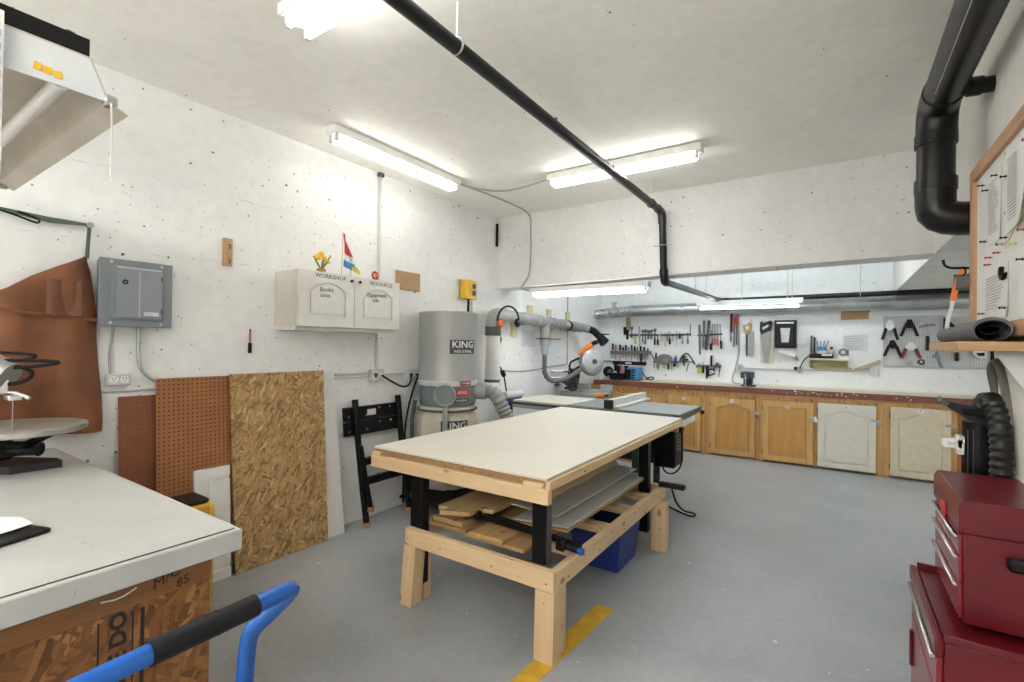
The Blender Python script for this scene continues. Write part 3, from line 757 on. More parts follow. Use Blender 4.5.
sm = [[(-3.262 + .012 * math.sin(k * 1.1), .36 + .535 * k / 12, z - .05 * k / 12) for k in range(13)] for z in (1.66, 1.645)]
MB().grid(sm, (-.006, 0, 0)).obj('waist_seam', paint('brown_leather_seam', (.14, .05, .022), .55, var=.25, scale=6), ap, 60)
STR = paint('green_strap', (.10, .13, .10), .7, var=.25)
MB().tube([(-3.30, .862, 1.93), (-3.31, .868, 2.02), (-3.31, .872, 2.10)], .009, 8).obj('neck_strap', STR, ap)
m = MB().prism([(-3.325, .20, 2.13), (-3.325, .55, 2.112), (-3.325, .72, 2.09), (-3.325, .875, 2.105), (-3.325, .875, 2.118), (-3.325, .70, 2.12), (-3.325, .55, 2.128), (-3.325, .20, 2.14)], (.006, 0, 0))
m.obj('waist_strap', STR, ap)
m = MB().tube([(-3.315, .45, 2.13), (-3.315, .58, 2.105), (-3.315, .67, 2.075), (-3.315, .68, 2.085), (-3.315, .675, 2.10), (-3.315, .60, 2.12)], .005, 6, 1); m.obj('strap_end', BLACK, ap)
m = MB().cyl((-3.349, .872, 2.108), (-3.29, .872, 2.108), .008, n=10); m.cyl((-3.30, .872, 2.108), (-3.288, .872, 2.108), .015, n=12)
tag(m.obj('wall_hook', STEEL), 'round metal wall hook carrying the apron strap', 'hook')

# ------------------------------------------------------------------ sheets leaning on the left wall
def lean(name, label, cat, y0, y1, xt, zt, xb, zb, th, mat, y0b=None, y1b=None):
    "a board leaning on the wall: top edge at (xt, zt), foot at (xb, zb)"
    y0b = y0 if y0b is None else y0b; y1b = y1 if y1b is None else y1b
    n = V((zt - zb, 0, xb - xt)).normalized() * th
    return tag(MB().prism([(xb, y0b, zb), (xb, y1b, zb), (xt, y1, zt), (xt, y0, zt)], -n).obj(name, mat), label, cat)
lean('pegboard', 'small dark red-brown pegboard leaning behind the larger pegboard', 'pegboard', 1.015, 1.26, -3.32, 1.18, -3.25, .002, .006, pegmat('pegboard_dark', (.25, .085, .035), (.10, .03, .015), .025, r=.12))
lean('pegboard', 'brown perforated pegboard leaning beside the strand board', 'pegboard', 1.183, 1.60, -3.29, 1.275, -3.225, .002, .006, pegmat('pegboard_brown', (.36, .145, .05), (.07, .03, .012), .0255, r=.2))
OSBL = osb('strand_board_pale', [(.26, .145, .055), (.41, .25, .10), (.47, .295, .13), (.52, .335, .15), (.38, .225, .085), (.60, .41, .20)], .95)
lean('strand_board', 'large oriented strand board sheet leaning on the left wall', 'board', 1.582, 2.268, -3.26, 1.285, -3.185, .002, .012, OSBL, 1.604, 2.281)
lean('panel', 'tall narrow white sheet edge leaning behind the strand board', 'panel', 1.7, 2.385, -3.31, 1.268, -3.205, .002, .010, paint('white_sheet', (.74, .73, .70), .5, var=.05), 1.72, 2.445)
dr = thing('spare_door', 'loose white raised-panel cabinet door leaning before the pegboard', 'cabinet door', (-3.17, 1.5, 0))
m = MB()
Z = .70
def lp(y, z, d): return V((-3.205 - .042 * z / Z + d, y, z + .002))
def bx(y0, y1, z0, z1, d0, d1):
    m.prism([lp(y0, z0, d0), lp(y1, z0, d0), lp(y1, z1, d0), lp(y0, z1, d0)], V((d1 - d0, 0, 0)))
bx(1.372, 1.578, 0, Z, -.008, 0); bx(1.372, 1.43, 0, Z, 0, .014); bx(1.43, 1.578, Z - .06, Z, 0, .014); bx(1.43, 1.578, 0, .06, 0, .014); bx(1.455, 1.578, .085, Z - .085, 0, .011)
m.obj('door_leaf', WHITE, dr)
t = thing('tool_case', 'yellow and black power tool case standing behind the left bench', 'tool case', (-3.0, 1.2, 0))
MB().box((-3.06, 1.12, .002), (-2.86, 1.33, .61), .03).obj('case_body', YEL, t)
MB().box((-3.05, 1.16, .605), (-2.87, 1.30, .635), .012).obj('case_lid', BLKP, t)
MB().box((-2.862, 1.17, .45), (-2.85, 1.29, .60), .01).obj('side_panel', paint('amber_panel', (.6, .33, .05), .5), t)
m = MB().tube([(-2.90, 1.325, .50), (-2.86, 1.36, .47), (-2.86, 1.36, .42), (-2.90, 1.325, .40)], .007, 8, 1); m.obj('cord_loop', BLKP, t)
# ------------------------------------------------------------------ black folding workbench against the wall
t = thing('folding_workbench', 'black folded portable workbench leaning on the left wall', 'folding workbench', (-3.22, 2.85, 0))
def slope(z): return -3.17 - .11 * z
m = MB()
for z0, z1 in ((.735, .845), (.855, .965)):
    m.prism([(slope(z0) - .035, 2.50, z0), (slope(z0) - .035, 3.10, z0 + .0), (slope(z1) - .035, 3.10, z1), (slope(z1) - .035, 2.50, z1)], (-.025, 0, 0))
m.obj('clamping_jaws', BLACK, t)
m = MB()
for y in (2.54, 2.62, 2.72, 2.86, 2.98, 3.06):
    for z in (.77, .82, .89, .94):
        if (int(y * 100) + int(z * 100)) % 3: m.cyl((slope(z) - .036, y, z), (slope(z) - .030, y, z), .009, n=8)
m.obj('bolt_head', STEEL, t)
MB().box((slope(.91) - .037, 2.73, .885), (slope(.91) - .032, 2.82, .935)).obj('name_plate', paper_ := PAPER, t)
for y in (2.60, 3.07):
    m = MB().tube([(slope(1.03) - .02, y, 1.03), (slope(.7) - .01, y, .7), (slope(.35), y + .01, .35), (slope(.0) + .01, y + .02, .03)], .026, 10)
    l = m.obj('leg', BLACK, t)
    MB().cyl((slope(.0) + .012, y + .02, .002), (slope(.02) + .01, y + .02, .04), .03, n=10).obj('foot_pad', HANDLEW, l)
    m = MB().tube([(slope(.62) + .04, y - .02, .66), (slope(.4) + .055, y, .4), (slope(.1) + .05, y + .035, .16)], .021, 10); l = m.obj('leg', BLACK, t)
    MB().cyl((slope(.1) + .05, y + .036, .13), (slope(.1) + .05, y + .037, .17), .026, n=10).obj('foot_pad', HANDLEW, l)
for z in (.36, .52):
    MB().box((slope(z) - .02, 2.60, z - .03), (slope(z) + .02, 3.08, z + .03), .004).obj('cross_bar', BLACK, t)

# ------------------------------------------------------------------ dust collector
cx, cy = -3.02, 3.43
t = thing('dust_collector', 'tall grey drum dust collector with a white filter bag below', 'dust collector', (cx, cy, 0))
SIL = paint('silver_drum', (.40, .41, .41), .38, .35, var=.06, scale=3)
MB().lathe([(.27, 1.14), (.275, 1.145), (.272, 1.17), (.272, 1.775), (.276, 1.785), (.266, 1.795), (.262, 1.792)], (cx, cy, 0), n=48).obj('filter_drum', SIL, t)
MB().lathe([(.276, 1.125), (.278, 1.165), (.27, 1.17)], (cx, cy, 0), n=48).obj('drum_band', LGREY, t)
MB().lathe([(.2, .93), (.255, .94), (.262, .955), (.262, 1.12), (.24, 1.128)], (cx, cy, 0), n=40).obj('collector_ring', paint('ring_blue_grey', (.17, .21, .225), .45, var=.08), t)
bagm = paint('filter_bag_cloth', (.62, .58, .48), .85, var=.14, scale=5)
m = MB(); prev = None
rows = []
for i, (r, z) in enumerate([(.235, .94), (.262, .905), (.245, .88), (.268, .84), (.275, .74), (.275, .55), (.265, .35), (.24, .2), (.05, .17)]):
    R = m.ring((cx, cy, z), V((1, 0, 0)), V((0, 1, 0)), r, 40)
    for j, v in enumerate(R):
        w = .010 * math.sin(j * 1.9 + i) + .006 * math.sin(j * 3.7 + i * 2)
        d = (v.co - V((cx, cy, z))).normalized(); v.co += d * w
    if prev: m.bridge(prev, R)
    else: m.bm.faces.new(R[::-1])
    prev = R
m.bm.faces.new(prev)
m.obj('filter_bag', bagm, t, 180)
MB().torus((cx, cy, .902), (0, 0, 1), .272, .010, 40, 8).obj('bag_strap', DKST, t)
# the badge faces the room
def face(az, r, z):
    a = math.radians(az)
    return V((cx + r * math.cos(a), cy + r * math.sin(a), z)), V((-math.sin(a), math.cos(a), 0))
def badge(az, r, z, w, h, mat, name='badge'):
    rows = [[face(az + math.degrees(u * w / r), r + .002, z + s * h / 2)[0] for u in (-.5, -.3, -.1, .1, .3, .5)] for s in (-1, 1)]
    p, q = face(az, 1, 0)
    return MB().grid(rows, (p - V((cx, cy, 0))) * -.0015).obj(name, mat, t)
BADGE = paint('badge_dark', (.06, .065, .07), .45, var=.05)
def curved_text(s, az, r, z, size, mat, parent, name='lettering', sx=1, bold=.0):
    p, q = face(az, r + .004, z)
    ob = text(s, size, p, q, (0, 0, 1), mat, parent, name, sx=sx, bold=bold)
    o = ORG[ob.name]
    for v in ob.data.vertices:
        w = v.co + o
        u = (w - p).dot(q); a = math.radians(az) + u / r
        d = (w - p).dot(V((math.cos(math.radians(az)), math.sin(math.radians(az)), 0)))
        v.co = V((cx + (r + .004 + d) * math.cos(a), cy + (r + .004 + d) * math.sin(a), w.z)) - o
    return ob
AZ = -19
b1 = badge(AZ, .2745, 1.475, .26, .125, BADGE)
curved_text('KING', AZ, .2745, 1.495, .085, WHITE, b1, sx=1.1, bold=.001)
curved_text('INDUSTRIAL', AZ, .2745, 1.434, .034, WHITE, b1)
b2 = badge(AZ - 16, .285, .755, .25, .13, BADGE)
curved_text('KING', AZ - 16, .285, .775, .085, WHITE, b2, sx=1.1, bold=.001)
curved_text('INDUSTRIAL', AZ - 16, .285, .713, .034, WHITE, b2)
b3 = badge(AZ, .2635, 1.065, .16, .055, REDL, 'red_label'); curved_text('KING', AZ, .2635, 1.065, .04, WHITE, b3)
b3 = badge(AZ + 5, .280, 1.15, .12, .04, paint('dark_red_label', (.3, .03, .03), .5), 'red_label'); curved_text('DANGER', AZ + 5, .280, 1.15, .024, WHITE, b3)
b3 = badge(AZ - 2, .2635, .995, .16, .035, BADGE, 'black_label'); curved_text('WARNING', AZ - 2, .2635, .995, .024, WHITE, b3)
p, q = face(-54, .285, 1.05)
m = MB().torus(p + V((.02, -.02, 0)), p - V((cx, cy, 1.05)), .09, .010, 28, 8); m.obj('inlet_collar', GREYP, t)
MB().cyl(p - (p - V((cx, cy, 1.05))) * .12, p + V((.01, -.01, 0)), .082, n=24).obj('inlet_plate', paint('ring_blue_grey', 0), t)
MB().cyl(p + V((.04, -.035, -.1)), p + V((.04, -.035, -.72)), .022, n=14).obj('support_post', GREYP, t)
m = MB().tube([(cx - .20, cy - .22, .98), (cx - .21, cy - .25, .8), (cx - .21, cy - .25, .12)], .018, 10); m.obj('support_post', DKST, t)
m = MB().cyl((cx + .18, cy + .14, 1.06), (cx + .30, cy + .20, 1.06), .074, n=24); m.obj('outlet_spigot', GREYP, t)
MB().tube([(cx + .27, cy + .185, 1.06), (cx + .33, cy + .225, 1.06), (cx + .38, cy + .26, 1.02), (cx + .43, cy + .30, .90), (cx + .48, cy + .34, .74), (cx + .51, cy + .38, .45), (cx + .52, cy + .44, .15)], .070, 20, 2, rib=.018).obj('hose', paint('hose_grey', (.27, .27, .255), .5, var=.1), t)
MB().box((cx - .28, cy - .33, .09), (cx + .32, cy + .34, .115), .006).obj('base_plate', BLACK, t)
for x in (-.2, .25):
    for y in (-.28, .28):
        m = MB().cyl((cx + x - .012, cy + y, .036), (cx + x + .012, cy + y, .036), .034, n=16); m.box((cx + x - .02, cy + y - .015, .06), (cx + x + .02, cy + y + .015, .09)); m.obj('caster', LGREY, t)
m = MB().cyl((cx - .06, cy + .34, .1), (cx - .06, cy + .34, .30), .12, n=28); m.cyl((cx - .06, cy + .34, .3), (cx - .06, cy + .34, .66), .09, n=24); m.obj('motor', paint('motor_tan', (.42, .40, .34), .5, var=.08), t)

# ------------------------------------------------------------------ dust ducting on the left wall
t = thing('dust_duct', 'grey plastic dust collection duct running along the left wall', 'duct', (-3.2, 5.4, 1.2))
PVC = paint('off_white_pvc', (.66, .655, .62), .45, var=.06)
DX = -3.2
MB().cyl((DX, 4.38, 1.10), (DX, 4.38, 1.68), .082, n=28).obj('riser', PVC, t)
MB().cyl((DX, 4.38, 1.60), (DX, 4.38, 1.70), .09, n=28).obj('coupling', DKST, t)
MB().cyl((DX, 4.38, 1.08), (DX, 4.38, 1.11), .088, n=28).obj('coupling', DKST, t)
MB().tube([(DX, 4.38, 1.66), (DX, 4.38, 1.76), (DX, 4.42, 1.83), (DX, 4.52, 1.84), (DX, 4.6, 1.84)], .085, 24, 2).obj('elbow', GREYP, t)
MB().cyl((DX, 4.56, 1.84), (DX, 6.62, 1.775), .07, n=28).obj('wall_run', paint('duct_grey', (.29, .30, .295), .45, var=.1), t)
for y in (5.02, 5.32, 5.42, 5.68, 5.78, 6.02, 6.2, 6.42): MB().cyl((DX, y - .025, 1.84 - (y - 4.56) * .0315), (DX, y + .025, 1.84 - (y - 4.56) * .0315), .078, n=28).obj('coupling', GREYP if y != 6.2 else BLKP, t)
MB().cyl((DX, 5.55, 1.80), (DX, 5.55, 1.50), .066, n=24).obj('tee_branch', GREYP, t)
MB().cyl((DX, 5.55, 1.60), (DX, 5.55, 1.575), .074, n=24).obj('blast_gate', DKST, t)
MB().box((DX - .05, 5.40, 1.58), (DX + .03, 5.95, 1.592)).obj('gate_blade', DKST, t)
MB().cyl((DX, 5.55, 1.50), (DX, 5.55, 1.38), .055, .045, 20).obj('reducer', paint('blue_grey_cuff', (.30, .38, .44), .5), t)
MB().tube([(DX, 5.55, 1.40), (DX, 5.55, 1.24), (DX - .01, 5.57, 1.12), (DX + .03, 5.63, 1.03), (DX + .10, 5.72, 1.02), (DX + .20, 5.85, 1.06), (DX + .28, 5.98, 1.15), (DX + .32, 6.05, 1.2)], .034, 14, 2, rib=.016).obj('hose', paint('hose_dark_grey', (.13, .13, .125), .5, var=.1), t)
MB().tube([(DX, 6.60, 1.776), (DX + .03, 6.68, 1.775), (DX + .10, 6.72, 1.75)], .062, 18, 1).obj('elbow', GREYP, t)
MB().tube([(DX + .07, 6.715, 1.76), (DX + .16, 6.74, 1.73), (DX + .23, 6.74, 1.67), (DX + .30, 6.73, 1.60)], .058, 18, 1, rib=.014).obj('hose', BLKP, t)
m = MB().cyl((DX + .28, 6.73, 1.62), (DX + .35, 6.72, 1.55), .068, .078, 18); m.box((DX + .28, 6.70, 1.665), (DX + .42, 6.73, 1.685)); m.obj('end_clamp', BLKP, t)
for i, (y, z0, z1) in enumerate(((5.0, 1.60, 1.80), (5.37, 1.82, 2.02), (5.88, 1.55, 2.0), (6.45, 1.72, 2.0))):
    tag(MB().box((-3.349, y - .05, z0), (-3.31, y + .05, z1), .003).obj('duct_bracket', PALE), ['pale wood batten hanging below the dust duct, left of the notice', 'pale wood batten above the dust duct beside the earmuffs', 'long pale batten behind the dust duct past the tee', 'pale wood batten above the far end of the dust duct'][i], 'batten')
tag(MB().box((-3.349, 4.62, 1.50), (-3.315, 4.72, 1.78), .003).obj('tool_batten', PALE), 'short pale batten under the earmuffs', 'batten')
t = thing('gate_key', 'small dark hook tool hanging on the batten under the earmuffs', 'hook', (-3.3, 4.67, 1.52))
MB().torus((-3.30, 4.67, 1.56), (1, 0, 0), .02, .007, 14, 6).obj('ring', BLACK, t); MB().cyl((-3.30, 4.67, 1.58), (-3.31, 4.67, 1.66), .006, n=8).obj('shank', DKST, t)
t = thing('ear_defenders', 'red and black ear defenders hanging over the dust duct elbow', 'ear defenders', (-3.1, 4.6, 1.72))
MB().tube([V((-3.02, 4.42, 1.76)) + V((.83, .557, 0)) * .12 * math.cos(a * PI / 10) + V((0, 0, .17)) * math.sin(a * PI / 10) for a in range(11)], .011, 8).obj('headband', BLKP, t)
for k, (x, y, z, mt) in enumerate(((-3.085, 4.365, 1.74, REDL), (-2.94, 4.485, 1.745, ORNG))):
    c = MB().ball((x, y, z), .052, (.6, .8, 1.0)).obj('ear_cup', REDL if k == 0 else BLKP, t)
    MB().ball((x + .025, y - .035, z - .005), .042, (.5, .6, .9)).obj('cap', ORNG if k == 0 else BLKP, c)
u, v = None, None
t = tag(MB().box((-3.349, 5.22, 1.475), (-3.347, 5.54, 1.70)).obj('notice', paint('greyish_paper', (.66, .67, .67), .8, var=.04)), 'white typed notice on the left wall below the dust duct', 'notice')
m = MB()
for k in range(8): m.box((-3.347, 5.26, 1.66 - k * .021), (-3.3462, 5.26 + random.uniform(.16, .24), 1.664 - k * .021))
m.obj('printed_lines', INKG, t)
wire('cable', 'grey cable clipped along the left wall behind the miter saw', 'cable', [(-3.34, 4.62, 1.20), (-3.34, 5.0, 1.17), (-3.34, 5.4, 1.16), (-3.34, 5.9, 1.20), (-3.34, 6.45, 1.22)], .008, CAB)
wire('conduit', 'thin grey vertical conduit on the left wall behind the duct', 'conduit', [(-3.34, 6.47, 2.5), (-3.34, 6.47, 1.9), (-3.34, 6.48, 1.22)], .008, CAB, 0)
block('metal_strip', 'thin metal strip on the wall right of the dust collector drum', 'metal strip', (-3.349, 4.16, 1.68), (-3.335, 4.185, 1.98), LGREY)
block('magnet_block', 'small black box on the wall between drum and riser', 'switch', (-3.349, 4.13, 1.50), (-3.32, 4.18, 1.66), BLACK)
t = thing('outlet_box', 'white outlet box on the riser with a black plug', 'outlet', (-3.3, 4.55, 1.15))
MB().box((-3.349, 4.50, 1.17), (-3.30, 4.62, 1.27), .004).obj('box', LGREY, t)
m = MB().obox((-3.26, 4.68, 1.16), (.05, .05, .09), Rot('X', 35), .012); m.obj('plug', BLKP, t)
MB().tube([(-3.26, 4.64, 1.2), (-3.24, 4.60, 1.24), (-3.28, 4.57, 1.23)], .008, 6, 1).obj('cord', RUB, t)
MB().tube([(-3.26, 4.70, 1.12), (-3.25, 4.74, .95), (-3.22, 4.82, .6), (-3.2, 4.86, .3)], .008, 6, 1).obj('cord', RUB, t)
t = thing('roller_stand', 'dark blue roller stand head standing by the wall behind the table', 'roller stand', (-3.15, 4.7, 0))
m = MB().box((-3.18, 4.52, .83), (-3.10, 4.86, .90), .02); m.obj('cradle', DBLUE, t)
MB().cyl((-3.13, 4.53, .92), (-3.13, 4.86, .92), .045, n=18).obj('roller', LGREY, t)
MB().cyl((-3.14, 4.68, .02), (-3.14, 4.68, .84), .02, n=12).obj('post', DKST, t)
m = MB()
for a in range(3): m.cyl((-3.14, 4.68, .25), (-3.14 + .16 * math.cos(a * 2.1 + .5), 4.68 + .18 * math.sin(a * 2.1 + .5), .012), .012, n=8)
m.obj('tripod_foot', DKST, t)

# ------------------------------------------------------------------ miter saw
t = thing('miter_saw', 'sliding compound miter saw with orange handle standing near the far left corner', 'miter saw', (-2.87, 6.25, .62))
SILV = paint('cast_aluminium', (.48, .49, .49), .4, .6, var=.1)
MB().box((-3.24, 6.05, .742), (-2.58, 6.40, .86), .02).obj('base', paint('saw_base_grey', (.36, .37, .38), .45, .3, var=.08), t)
MB().lathe([(.15, .86), (.17, .862), (.17, .88), (.15, .885)], (-2.82, 6.22, 0), n=30).obj('turntable', SILV, t)
m = MB().box((-3.08, 6.33, .862), (-2.90, 6.36, .96), .004); m.box((-2.74, 6.33, .862), (-2.56, 6.36, .96), .004); m.obj('fence', SILV, t)
m = MB().box((-3.20, 6.18, .862), (-3.07, 6.32, 1.10), .02); m.box((-3.23, 6.16, .93), (-3.05, 6.28, 1.0), .02); m.cyl((-3.26, 6.2, 1.0), (-3.03, 6.2, 1.0), .05, n=16); m.obj('arm_pivot', DKST, t)
m = MB()
for z in (.98, 1.07): m.cyl((-3.345, 5.98, z + .06), (-3.08, 6.28, z + .06), .017, n=12)
m.obj('slide_rails', CHROME, t)
m = MB().box((-3.21, 6.22, 1.0), (-3.06, 6.36, 1.17), .03); m.ball((-3.08, 6.18, 1.12), .06); m.obj('slide_head', BLKP, t)
m = MB().tube([(-3.14, 6.26, 1.13), (-3.0, 6.21, 1.20), (-2.80, 6.17, 1.30)], .026, 12, 1); m.tube([(-3.16, 6.20, 1.14), (-3.12, 6.12, 1.26), (-3.0, 6.08, 1.31), (-2.86, 6.06, 1.36)], .014, 8, 1); m.tube([(-3.14, 6.12, 1.08), (-3.0, 6.05, 1.10), (-2.90, 6.03, 1.18), (-2.84, 6.03, 1.26)], .012, 8, 1)
m.obj('saw_arm', BLKP, t)
gd = V((.80, -.45, .18)).normalized()
gc = V((-2.775, 6.13, 1.275))
m = MB().lathe([(.06, -.035), (.145, -.033), (.172, -.02), (.174, .025), (.155, .04), (.05, .045)], gc, gd, 36); m.obj('blade_guard', SILV, t)
m = MB().lathe([(.12, -.075), (.178, -.07), (.186, -.03), (.180, -.012), (.12, -.01)], gc, gd, 36); m.obj('guard_rim', paint('guard_grey', (.26, .27, .28), .4, .4), t)
MB().cyl(gc + gd * .05, gc + gd * .065, .035, n=18).obj('arbor_bolt', DKST, t)
m = MB().cyl(gc - gd * .06, gc - gd * .19, .07, .055, 20); m.obj('motor', BLKP, t)
MB().tube([gc + V((-.16, -.06, .09)), gc + V((-.09, -.04, .18)), gc + V((.0, -.01, .25))], [.042, .038, .042], 14, 1).obj('handle', ORNG, t)
MB().tube([gc + V((-.02, -.02, .235)), gc + V((.04, 0, .28)), gc + V((.07, 0, .27))], .03, 12, 1).obj('handle_tip', BLKP, t)
m = MB()
for x, z in ((-3.16, .90), (-3.10, .92), (-3.14, .98), (-3.07, .88)): m.cyl((x, 6.17, z), (x, 6.08, z), .03, .02, 10)
for a in range(3): m.obox((-3.28, 6.06, .96), (.015, .03, .1), Rot('Y', a * 60))
m.obj('clamp_knob', DKST, t)
t = thing('saw_stand', 'grey steel stand with wings carrying the miter saw', 'saw stand', (-2.87, 6.22, 0))
m = MB().box((-3.22, 6.02, .69), (-2.48, 6.42, .74), .006); m.obj('top_frame', LGREY, t)
MB().box((-3.33, 5.92, .76), (-3.12, 6.05, .80), .004).obj('wing', BLACK, t)
for x in (-3.15, -2.55):
    for y in (6.06, 6.38): MB().cyl((x, y, .002), (x, y, .69), .02, n=12).obj('leg', DKST, t)
MB().box((-2.62, 5.98, .765), (-2.36, 6.04, .80), .006).obj('extension_wing', LGREY, t)
t = thing('hand_drill', 'orange and black power tool lying by the miter saw base', 'power tool', (-2.4, 6.05, .70))
MB().cyl((-2.64, 5.98, .835), (-2.53, 5.98, .845), .034, n=16).obj('body', ORNG, t)
MB().box((-2.57, 5.965, .80), (-2.54, 6.0, .835), .01).obj('grip', BLKP, t)
MB().cyl((-2.53, 5.98, .845), (-2.48, 5.98, .85), .018, n=12).obj('chuck', DKST, t)
t = tag(MB().box((-2.36, 6.1, .782), (-2.18, 6.3, .87), .004).obj('wood_box', PINEBKX), 'small tan wooden box right of the miter saw', 'box')
m = MB().box((-2.42, 6.08, .0), (-2.16, 6.32, .78), .004); tag(m.obj('side_stand', CARD), 'narrow brown stand under the small wooden box', 'stand')
t = thing('wheel_grinder', 'small dark grinding tool with a round guard at the left end of the counter', 'grinder', (-3.05, 7.45, .97))
MB().lathe([(.06, -.02), (.085, -.018), (.085, .018), (.06, .02)], (-3.06, 7.38, 1.09), (.3, -1, 0), 22).obj('guard', BLKP, t)
MB().cyl((-3.12, 7.5, 1.07), (-3.02, 7.36, 1.09), .04, n=14).obj('motor', DKST, t)
MB().box((-3.13, 7.36, .966), (-2.98, 7.5, 1.03), .006).obj('base', LGREY, t)

# ------------------------------------------------------------------ table saw behind the workbench
t = thing('table_saw', 'grey table saw with a long white side extension behind the workbench', 'table saw', (-1.7, 5.0, 0))
TS = paint('cast_iron_top', (.33, .34, .335), .32, .5, var=.08)
MB().box((-2.35, 4.57, .845), (-1.80, 5.36, .875), .003).obj('saw_top', TS, t)
MB().box((-3.06, 4.60, .85), (-2.355, 5.34, .875), .003).obj('extension_board', paint('extension_white', (.66, .63, .56), .5, var=.05), t)
m = MB().box((-3.06, 4.585, .79), (-2.355, 4.60, .85), .002); m.box((-3.065, 4.6, .80), (-3.05, 5.34, .85), .002); m.obj('extension_rail', LGREY, t)
MB().box((-1.795, 4.57, .848), (-1.195, 5.40, .875), .003).obj('right_wing', paint('wing_grey_green', (.36, .39, .39), .28, .2, var=.06), t)
m = MB().box((-1.795, 4.555, .825), (-1.19, 4.57, .872), .002); m.box((-1.195, 4.555, .825), (-1.18, 5.40, .872), .002); m.obj('wing_edge', paint('dark_green_edge', (.06, .09, .075), .4), t)
m = MB().box((-3.05, 4.535, .835), (-1.25, 4.565, .862), .003); m.obj('front_rail', DKST, t)
m = MB().box((-1.90, 4.56, .878), (-1.845, 5.60, .965), .004); m.box((-1.845, 4.60, .878), (-1.79, 5.60, .90), .003); m.obj('rip_fence', paint('fence_white', (.66, .66, .63), .45, var=.08), t)
m = MB().box((-1.915, 4.505, .878), (-1.83, 4.56, .965), .006); m.cyl((-1.87, 4.51, .915), (-1.87, 4.49, .915), .025, n=14); m.obj('fence_clamp', BLKP, t)
m = MB().box((-2.30, 4.70, .36), (-1.47, 5.30, .84), .01); m.obj('cabinet', paint('saw_cabinet_dark', (.02, .022, .022), .5, var=.2), t)
m = MB().box((-1.44, 4.60, .36), (-1.24, 4.92, .79), .012); b = m.obj('motor_cover', BLACK, t)
m = MB()
for k in range(7): m.box((-1.241, 4.66, .52 + k * .032), (-1.2385, 4.84, .529 + k * .032))
m.obj('vent_slots', GREY, b)
for x, y in ((-1.62, 4.62), (-2.3, 4.62), (-1.62, 5.3), (-2.3, 5.3)): MB().box((x - .035, y - .02, .002), (x + .035, y + .02, .84), .004).obj('leg', GREEN if y < 5 else DKST, t)
MB().box((-1.27, 4.66, .745), (-1.185, 5.15, .81), .006).obj('outlet_strip', paint('strip_white', (.68, .68, .64), .45, var=.05), t)
m = MB().box((-1.34, 4.62, .70), (-1.28, 4.72, .85), .004); m.box((-1.29, 4.68, .69), (-1.20, 4.78, .745), .006); m.obj('switch_box', BLKP, t)
m = MB().tube([(-1.215, 4.74, .70), (-1.205, 4.73, .5), (-1.21, 4.72, .36), (-1.27, 4.66, .29), (-1.34, 4.60, .32), (-1.36, 4.57, .45)], .008, 8, 2); m.obj('power_cord', RUB, t)
t = thing('paddle_switch', 'black paddle sticking out over the lower rail at the far workbench corner', 'switch', (-1.03, 3.73, .43))
m = MB().box((-1.12, 3.695, .4295), (-.925, 3.755, .466), .01); m.obj('paddle', BLKP, t)
MB().tube([(-1.05, 3.755, .445), (-1.06, 3.85, .40), (-1.09, 4.1, .20), (-1.10, 4.40, .05), (-1.06, 4.52, .014), (-1.02, 4.50, .012), (-1.03, 4.42, .012), (-1.12, 4.45, .012), (-1.3, 4.58, .012)], .008, 8, 2).obj('cord', RUB, t)
# ------------------------------------------------------------------ the big workbench in the middle
t = thing('workbench', 'large wooden workbench with a white top and black posts in the middle of the room', 'workbench', (-1.7, 3.2, 0))
MB().box((-2.375, 2.02, .848), (-1.145, 4.475, .862), .003).obj('top_sheet', paint('white_hardboard_top', (.74, .70, .62), .45, var=.035, scale=3), t)
MB().box((-2.372, 2.025, .814), (-1.16, 4.47, .8475)).obj('under_sheet', wood('plywood_edge', (.30, .17, .08), (.45, .28, .14), 1, knots=False), t)
m = MB().box((-2.38, 2.0, .738), (-1.125, 2.04, .811), .003); m.obj('end_rail', PINE_X, t)
for a, b in ((-1.27, -1.16), (-2.378, -2.30)): MB().box((a, 2.004, .812), (b, 2.024, .834), .002).obj('packing_block', PINE_X, t)
MB().box((-2.36, 4.43, .735), (-1.17, 4.468, .826), .003).obj('end_rail', PINE_X, t)
MB().box((-1.158, 2.025, .800), (-1.128, 4.45, .846), .003).obj('side_rail', PINE_Y, t)
MB().box((-2.38, 2.045, .775), (-2.345, 4.428, .826), .003).obj('side_rail', PINE_Y, t)
for y in (2.8, 3.6): MB().box((-2.344, y, .775), (-1.20, y + .04, .826)).obj('cross_rail', PINE_X, t)
for x0, x1 in ((-2.08, -1.985), (-1.24, -1.165)):
    for y0, zb in ((2.045, .10), (3.60, .10)):
        MB().box((x0, y0, zb if x0 < -2 or y0 > 3 else .429), (x1, y0 + .062, .80), .004).obj('post', BLACK, t)
m = MB().box((-1.164, 2.06, .43), (-1.158, 2.10, .80)); m.obj('post_strip', DKST, t)
MB().box((-2.075, 2.0, .333), (-1.09, 2.042, .428), .003).obj('lower_end_rail', PINE_X, t)
MB().box((-2.075, 3.76, .333), (-1.09, 3.80, .428), .003).obj('lower_end_rail', PINE_X, t)
MB().box((-1.128, 2.043, .333), (-1.088, 3.759, .428), .003).obj('lower_side_rail', PINE_Y, t)
MB().box((-2.075, 2.16, .333), (-2.035, 3.59, .428), .003).obj('lower_side_rail', PINE_Y, t)
for y in (2.35, 2.75, 3.15, 3.5): MB().box((-2.034, y, .36), (-1.129, y + .09, .40)).obj('slat', PINE_X, t)
